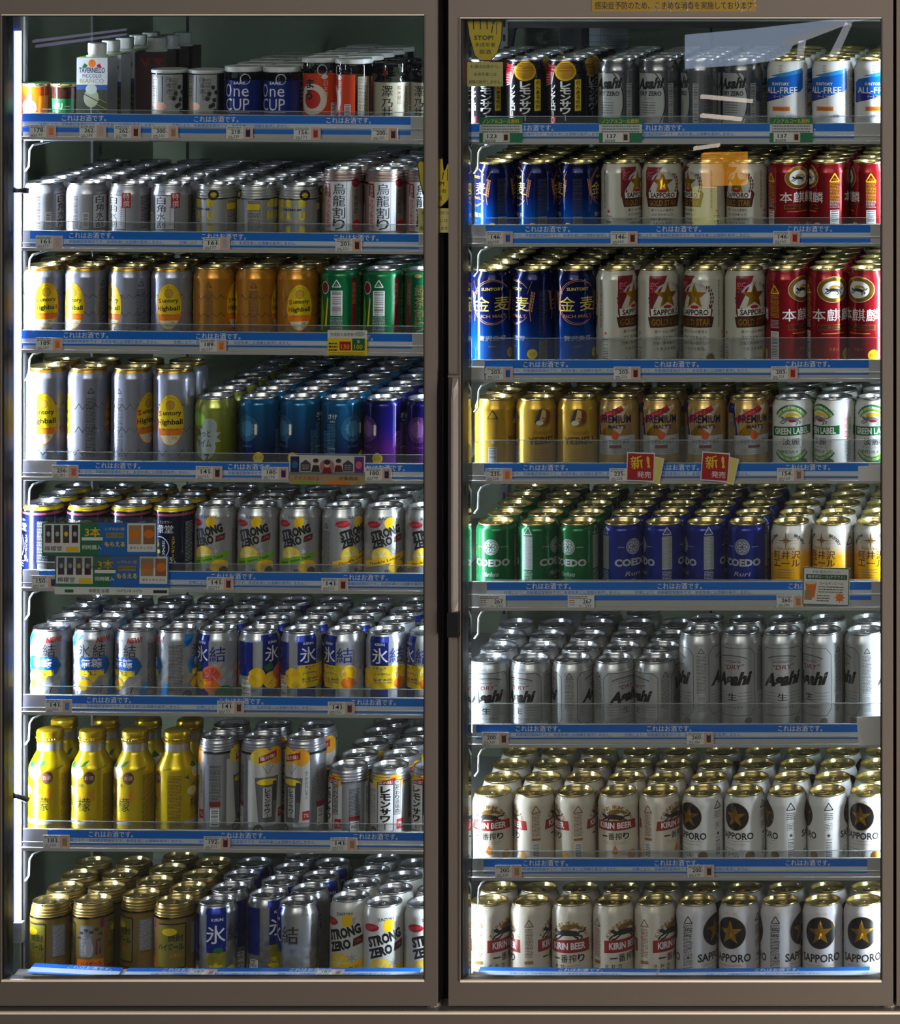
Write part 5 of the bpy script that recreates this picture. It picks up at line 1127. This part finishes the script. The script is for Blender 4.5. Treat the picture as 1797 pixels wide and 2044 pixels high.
# two banners of the lemon sours
def lemon_banner(hang):
    wd, ht = (182, 52) if hang else (180, 50)
    st = Sheet(wd, ht, M('banner_green', (20, 104, 60), .4), .6); hw, hh = wd / 2, ht / 2
    st.poly([(-4, -hh), (hw, -hh), (hw, hh), (-4, hh), (4, 0)], M('banner_blue', (0, 100, 180), .4))
    st.rect(-hw + 2, -hh + 5, -hw + 60, hh - 2, PAPER)
    for i in range(4): x = -hw + 10 + i * 14; st.rect(x - 5, -4, x + 5, hh - 4, 'dark' if i != 2 else 'ink'); st.ell(x, 8, 3, 4, 'lgray' if i != 2 else 'lemon'); st.rect(x - 5, -6, x + 5, -4, 'maroon')
    st.T('檸檬堂', -hw + 18, -hh + 11, 8, 'dark', 27, .02); st.rect(-hw + 38, -hh + 6, -hw + 58, -hh + 14, ink('lemon'))
    st.T('3本', -hw + 80, hh - 15, 15, ink('lemon'), 24, .05); st.rect(-hw + 63, hh - 28, -hw + 96, hh - 23, 'white'); st.T('同時購入', -hw + 79, -hh + 13, 7, 'white', 30, .03)
    st.T('いずれか1個', 24, hh - 10, 5, 'offw', 30, .01); st.rect(10, hh - 24, 38, hh - 16, 'tan'); st.T('無料引換券', 24, hh - 20, 5, 'green', 26, .02); st.T('もらえる', 24, -hh + 18, 8, ink('lemon'), 32, .03)
    st.rect(44, -hh + 6, hw - 2, hh - 1, PAPER); st.rect(46, -hh + 18, 66, hh - 4, ink('tan')); st.ell(56, hh - 18, 8, 7, ink('orange')); st.rect(69, -hh + 18, hw - 4, hh - 4, M('banner_snack', (150, 90, 50), .4)); st.ell(78, hh - 18, 8, 7, ink('orange')); st.T('ポテトチップス', 66, -hh + 12, 4.6, 'dark', 36, .01)
    return st
st = lemon_banner(True); pm = P(199, 1076, -.062)
bn = tag(st.mk('promo_banner', Matrix.Translation(pm)), 'green and blue offer banner hanging in front of the midnight-blue cans', 'banner')
s = Shape(); s.box(-.086, .09, .0007, .0011, -.046, .034, ACRYL); s.box(-.02, .02, .0011, .016, -.048, -.044, ACRYL); obj('clear_holder', s.mesh('clear_holder'), bn)
st = lemon_banner(False); st.rect(-90, -37, 90, -25.5, PAPER); st.T('檸檬堂 各種', -20, -31, 6, 'dark', 32, .02); st.T('150円(3本165円)', 28, -31, 6, 'dark', 40, .01); st.rect(66, -34, 88, -29, 'dark'); st.rect(-74, -34, -60, -29, 'green'); st.box(-.09, .09, 0, .0006, -.037, -.0255, PAPER)
tag(st.mk('promo_banner', on_rail('L5', 223, 1142, YR - .0095)), 'green and blue offer banner fixed on the fifth shelf rail above a white slip', 'banner')
# red "new" cards
for i, px in enumerate((1286, 1435)):
    st = Sheet(44, 46, PAPER, .5); st.rect(-20.5, -21, 20.5, 21, ink('red')); st.T('新', -6, 7, 20, ink('yellow'), 19, .04, 10); st.T('!', 12, 8, 19, ink('yellow'), 5, .05, 8); st.T('発売', 6, -12, 10, 'white', 22, .03)
    q = on_rail('R4', px - 7, 932, YR - .0125) @ Matrix.Rotation(math.radians(4 if i else 2), 4, 'Y')
    o = tag(st.mk('new_product_card', q), 'red card with yellow writing over the price rail, %s of two' % ('first' if i == 0 else 'second'), 'card', 'red cards on the fourth shelf')
    y2 = Sheet(40, 42, PAPER, .5); y2.rect(-18.5, -19.5, 18.5, 19.5, M('note_yellow', (232, 210, 110), .5)); c = y2.mk('yellow_backing', None); c.parent = o; c.matrix_local = Matrix.Translation((.014, .0012, -.003)) @ Matrix.Rotation(math.radians(9), 4, 'Y'); c['label'] = 'pale yellow card behind'
# ale card
st = Sheet(74, 60, PAPER, .6); st.line([(-36, -29), (36, -29), (36, 29), (-36, 29), (-36, -29)], 1.6, 'green'); st.T('THE 軽井沢ビール', 0, 23, 5, 'ink', 44); st.rect(-32, 11, 33, 19, M('card_deep_green', (40, 84, 62), .4)); st.T('軽井沢エール(クラフト)', 0, 15, 5.4, 'white', 58, .02); st.T('ゴールデンエール', 8, 5, 5, 'ink', 38, .01)
st.poly([(-30, -18), (-18, -18), (-15, 6), (-33, 6)], ink('orange')); st.ell(-24, 6, 9, 3, 'offw'); st.rect(-34, -22, -22, -6, 'tan'); st.dashes(8, -12, 0, 40, 'ink', 4, 1.4); st.dashes(-4, -24, -14, 20, 'ink', 4, 1.4); st.star(22, -17, 9, 'orange', 8, .55)
tag(st.mk('promo_card', on_rail('R5', 1649.5, 1170, YR - .0105) @ Matrix.Rotation(math.radians(1.6), 4, 'Y')), 'white green-bordered beer description card on the fifth shelf rail', 'card')
# blank white cards at the right end
st = Sheet(64, 24, PAPER, .6); tag(st.mk('blank_card', on_rail('R4', 1754, 946, YR - .0085)), 'blank white card at the end of the fourth shelf rail', 'card')
st = Sheet(66, 46, PAPER, .6); st.poly([(-33, 14), (-10, 23), (10, 23), (10, 26), (33, 28), (33, -23), (-24, -23)], M('paper_cool', (214, 214, 210), .5)); tag(st.mk('blank_card', on_rail('R6', 1754, 1455, YR - .010) @ Matrix.Rotation(math.radians(-3), 4, 'Y')), 'torn blank white card at the end of the sixth shelf rail', 'card')
s = Shape(); s.box(-.012, .012, 0, .004, -.01, .01, PAPER); tag(obj('blank_card', s.mesh('blank_card'), None, on_rail('R3', 951, 745, YR - .0085)), 'small square white blank card at the start of the third shelf rail', 'card')
# paper chart on the back wall
st = Sheet(78, 58, M('chart_paper', (170, 178, 190), .5), .5)
for z in (-20, -8, 4, 16): st.rect(-39, z, 39, z + .8, 'gray')
for x in (-34, -12): st.rect(x, -29, x + .8, 29, 'gray')
for z in (-15, -3, 9): st.dashes(14, z, z + 5, 30, 'gray', 4)
tag(st.mk('paper_chart', Matrix.Translation(P(1212, 88, YB - .002))), 'ruled paper chart on the back wall of the cooler', 'paper')
# hand-shaped stop stickers inside the glass
def hand_sticker(pxc, py, label, group):
    st = Sheet(1, 1, ink('yellow'), .2); st.V, st.F, st.M, st.N = [], [], [], []; y = M('sticker_yellow', (206, 180, 30), .5)
    def outline(g): 
        o = [(-22 - g, 2), (-26 - g, 30), (-24, 34 + g), (-19, 34 + g), (-17, 31), (-15, 40 + g), (-9, 41 + g), (-7, 38), (-5, 42 + g), (2, 42 + g), (4, 38), (6, 38 + g), (12, 38 + g), (14, 18), (17, 22), (20, 30 + g), (26 + g, 30 + g), (28 + g, 22), (27 + g, -4), (20 + g, -26), (10, -36 - g), (-6, -36 - g), (-14 - g, -28)]
        return o
    st.poly(outline(1.5), 'dark'); st.poly(outline(0), y); n = len(outline(0))
    st.add([(x / 1000, .0003, z / 1000) for x, z in outline(1.5)], [tuple(range(n))], y)
    for x in (-16.5, -6, 4.5): st.line([(x, 36), (x + .8, 12)], 1.6, 'dark')
    st.line([(14, 18), (12, 6)], 1.6, 'dark'); st.line([(20, 22), (20, 4)], 1.0, 'dark')
    st.T('STOP!', 0, -1, 7, 'dark', 30, .02); st.T('未成年者', 2, -12, 6.6, 'dark', 32, .01); st.T('飲酒', 2, -23, 7.6, 'dark', 18, .01)
    o = tag(st.mk('hand_sticker', Matrix.Translation(P(pxc, py, -.1215))), label, 'sticker', group)
    b = Sheet(56, 38, M('sticker_pale', (196, 186, 110), .5), .2)
    for i, t in enumerate(('お酒は20歳から。', '未成年者には', '酒類は販売しません。')): b.T(t, 0, 12 - i * 12, 5.6, 'brown', (46, 36, 52)[i], .01)
    c = b.mk('warning_slip', None); c.parent = o; c.location = (.002, 0, -.058); c['label'] = 'pale yellow slip with three lines'
hand_sticker(966, 74, 'yellow hand-shaped stop sticker inside the middle door, top corner', None)
hand_sticker(868, 366, 'yellow hand-shaped stop sticker half hidden by the left door frame', None)
# notice on the head of the middle door
st = Sheet(256, 26, M('notice_yellow', (120, 98, 30), .3), .3); st.T('感染症予防のため、こまめな消毒を実施しております', 0, -3, 12, 'black', 246, .02)
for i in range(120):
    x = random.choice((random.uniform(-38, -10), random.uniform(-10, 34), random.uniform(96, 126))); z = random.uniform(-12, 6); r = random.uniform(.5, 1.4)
    if abs(z + 3) > 4 or random.random() < .3: st.poly([(x, z), (x + r * 2, z - r * .4), (x + r, z + r)], M('glitter_patch', (226, 220, 226), .15, .9))  # bright flecks painted on as glitter reflections
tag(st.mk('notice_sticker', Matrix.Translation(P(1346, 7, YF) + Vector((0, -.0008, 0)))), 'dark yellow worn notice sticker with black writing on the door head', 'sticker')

# ------------------------------------------------------------------ the street in front, the shop around
def built(name, x0, x1, y0, y1, z0, z1, m):
    s = Shape(); s.box(x0, x1, y0, y1, z0, z1, m); o = obj(name, s.mesh(name)); o['kind'] = 'structure'; return o
built('ground', -14, 16, -16, 3, -.05, 0, mat('pavement', (118, 112, 106), .8, bump=.4, bscale=40))
built('wall_back', -6, 6, .96, 1.05, 0, 3.2, mat('shop_wall', (120, 118, 112), .8))

# what stands across the street and shows as a mirror image in the door glass: an open canopy with lamps
def opp(px, py, Yv):
    v = P(px, py, Yv); return Vector((v.x, -.252 - Yv, v.z))
def plate(name, pts, Yv, th, m, label, cat):
    """an outline standing across the street at Yv behind the mirror, with its own thickness"""
    q = [opp(a, b, Yv) for a, b in pts]; n = len(q); c = sum(q, Vector()) / n; s = Shape()
    vs = [v - c for v in q] + [v - c - Vector((0, th, 0)) for v in q]
    s.add(vs, [tuple(range(n)), tuple(reversed(range(n, 2 * n)))] + [(i, n + i, n + (i + 1) % n, (i + 1) % n) for i in range(n)], m)
    o = obj(name, s.mesh(name), None, Matrix.Translation(c)); return tag(o, label, cat)
YV2 = 7.0
SKYM = emit('skylight_sheet', (186, 204, 236), 5.0)  # glowing panel added to stand for the sky in the canopy gap
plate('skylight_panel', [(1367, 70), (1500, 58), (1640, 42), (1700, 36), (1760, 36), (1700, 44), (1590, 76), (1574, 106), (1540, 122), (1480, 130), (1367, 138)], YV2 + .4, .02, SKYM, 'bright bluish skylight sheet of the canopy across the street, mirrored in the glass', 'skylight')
BEAM = emit('lit_canopy_beam', (214, 216, 226), 4.5);  # beams glow themselves, emission stands in for the light on them
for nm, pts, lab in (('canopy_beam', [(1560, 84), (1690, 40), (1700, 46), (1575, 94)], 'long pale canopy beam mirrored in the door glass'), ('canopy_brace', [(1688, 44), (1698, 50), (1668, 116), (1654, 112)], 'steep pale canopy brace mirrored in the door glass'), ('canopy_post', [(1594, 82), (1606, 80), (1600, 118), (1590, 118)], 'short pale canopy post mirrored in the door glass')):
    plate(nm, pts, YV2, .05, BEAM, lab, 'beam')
for i, (a, b, c, d, lab) in enumerate(((1398, 190, 1500, 200, 'upper'), (1398, 228, 1478, 236, 'lower'), (1384, 294, 1434, 288, 'short low'))):
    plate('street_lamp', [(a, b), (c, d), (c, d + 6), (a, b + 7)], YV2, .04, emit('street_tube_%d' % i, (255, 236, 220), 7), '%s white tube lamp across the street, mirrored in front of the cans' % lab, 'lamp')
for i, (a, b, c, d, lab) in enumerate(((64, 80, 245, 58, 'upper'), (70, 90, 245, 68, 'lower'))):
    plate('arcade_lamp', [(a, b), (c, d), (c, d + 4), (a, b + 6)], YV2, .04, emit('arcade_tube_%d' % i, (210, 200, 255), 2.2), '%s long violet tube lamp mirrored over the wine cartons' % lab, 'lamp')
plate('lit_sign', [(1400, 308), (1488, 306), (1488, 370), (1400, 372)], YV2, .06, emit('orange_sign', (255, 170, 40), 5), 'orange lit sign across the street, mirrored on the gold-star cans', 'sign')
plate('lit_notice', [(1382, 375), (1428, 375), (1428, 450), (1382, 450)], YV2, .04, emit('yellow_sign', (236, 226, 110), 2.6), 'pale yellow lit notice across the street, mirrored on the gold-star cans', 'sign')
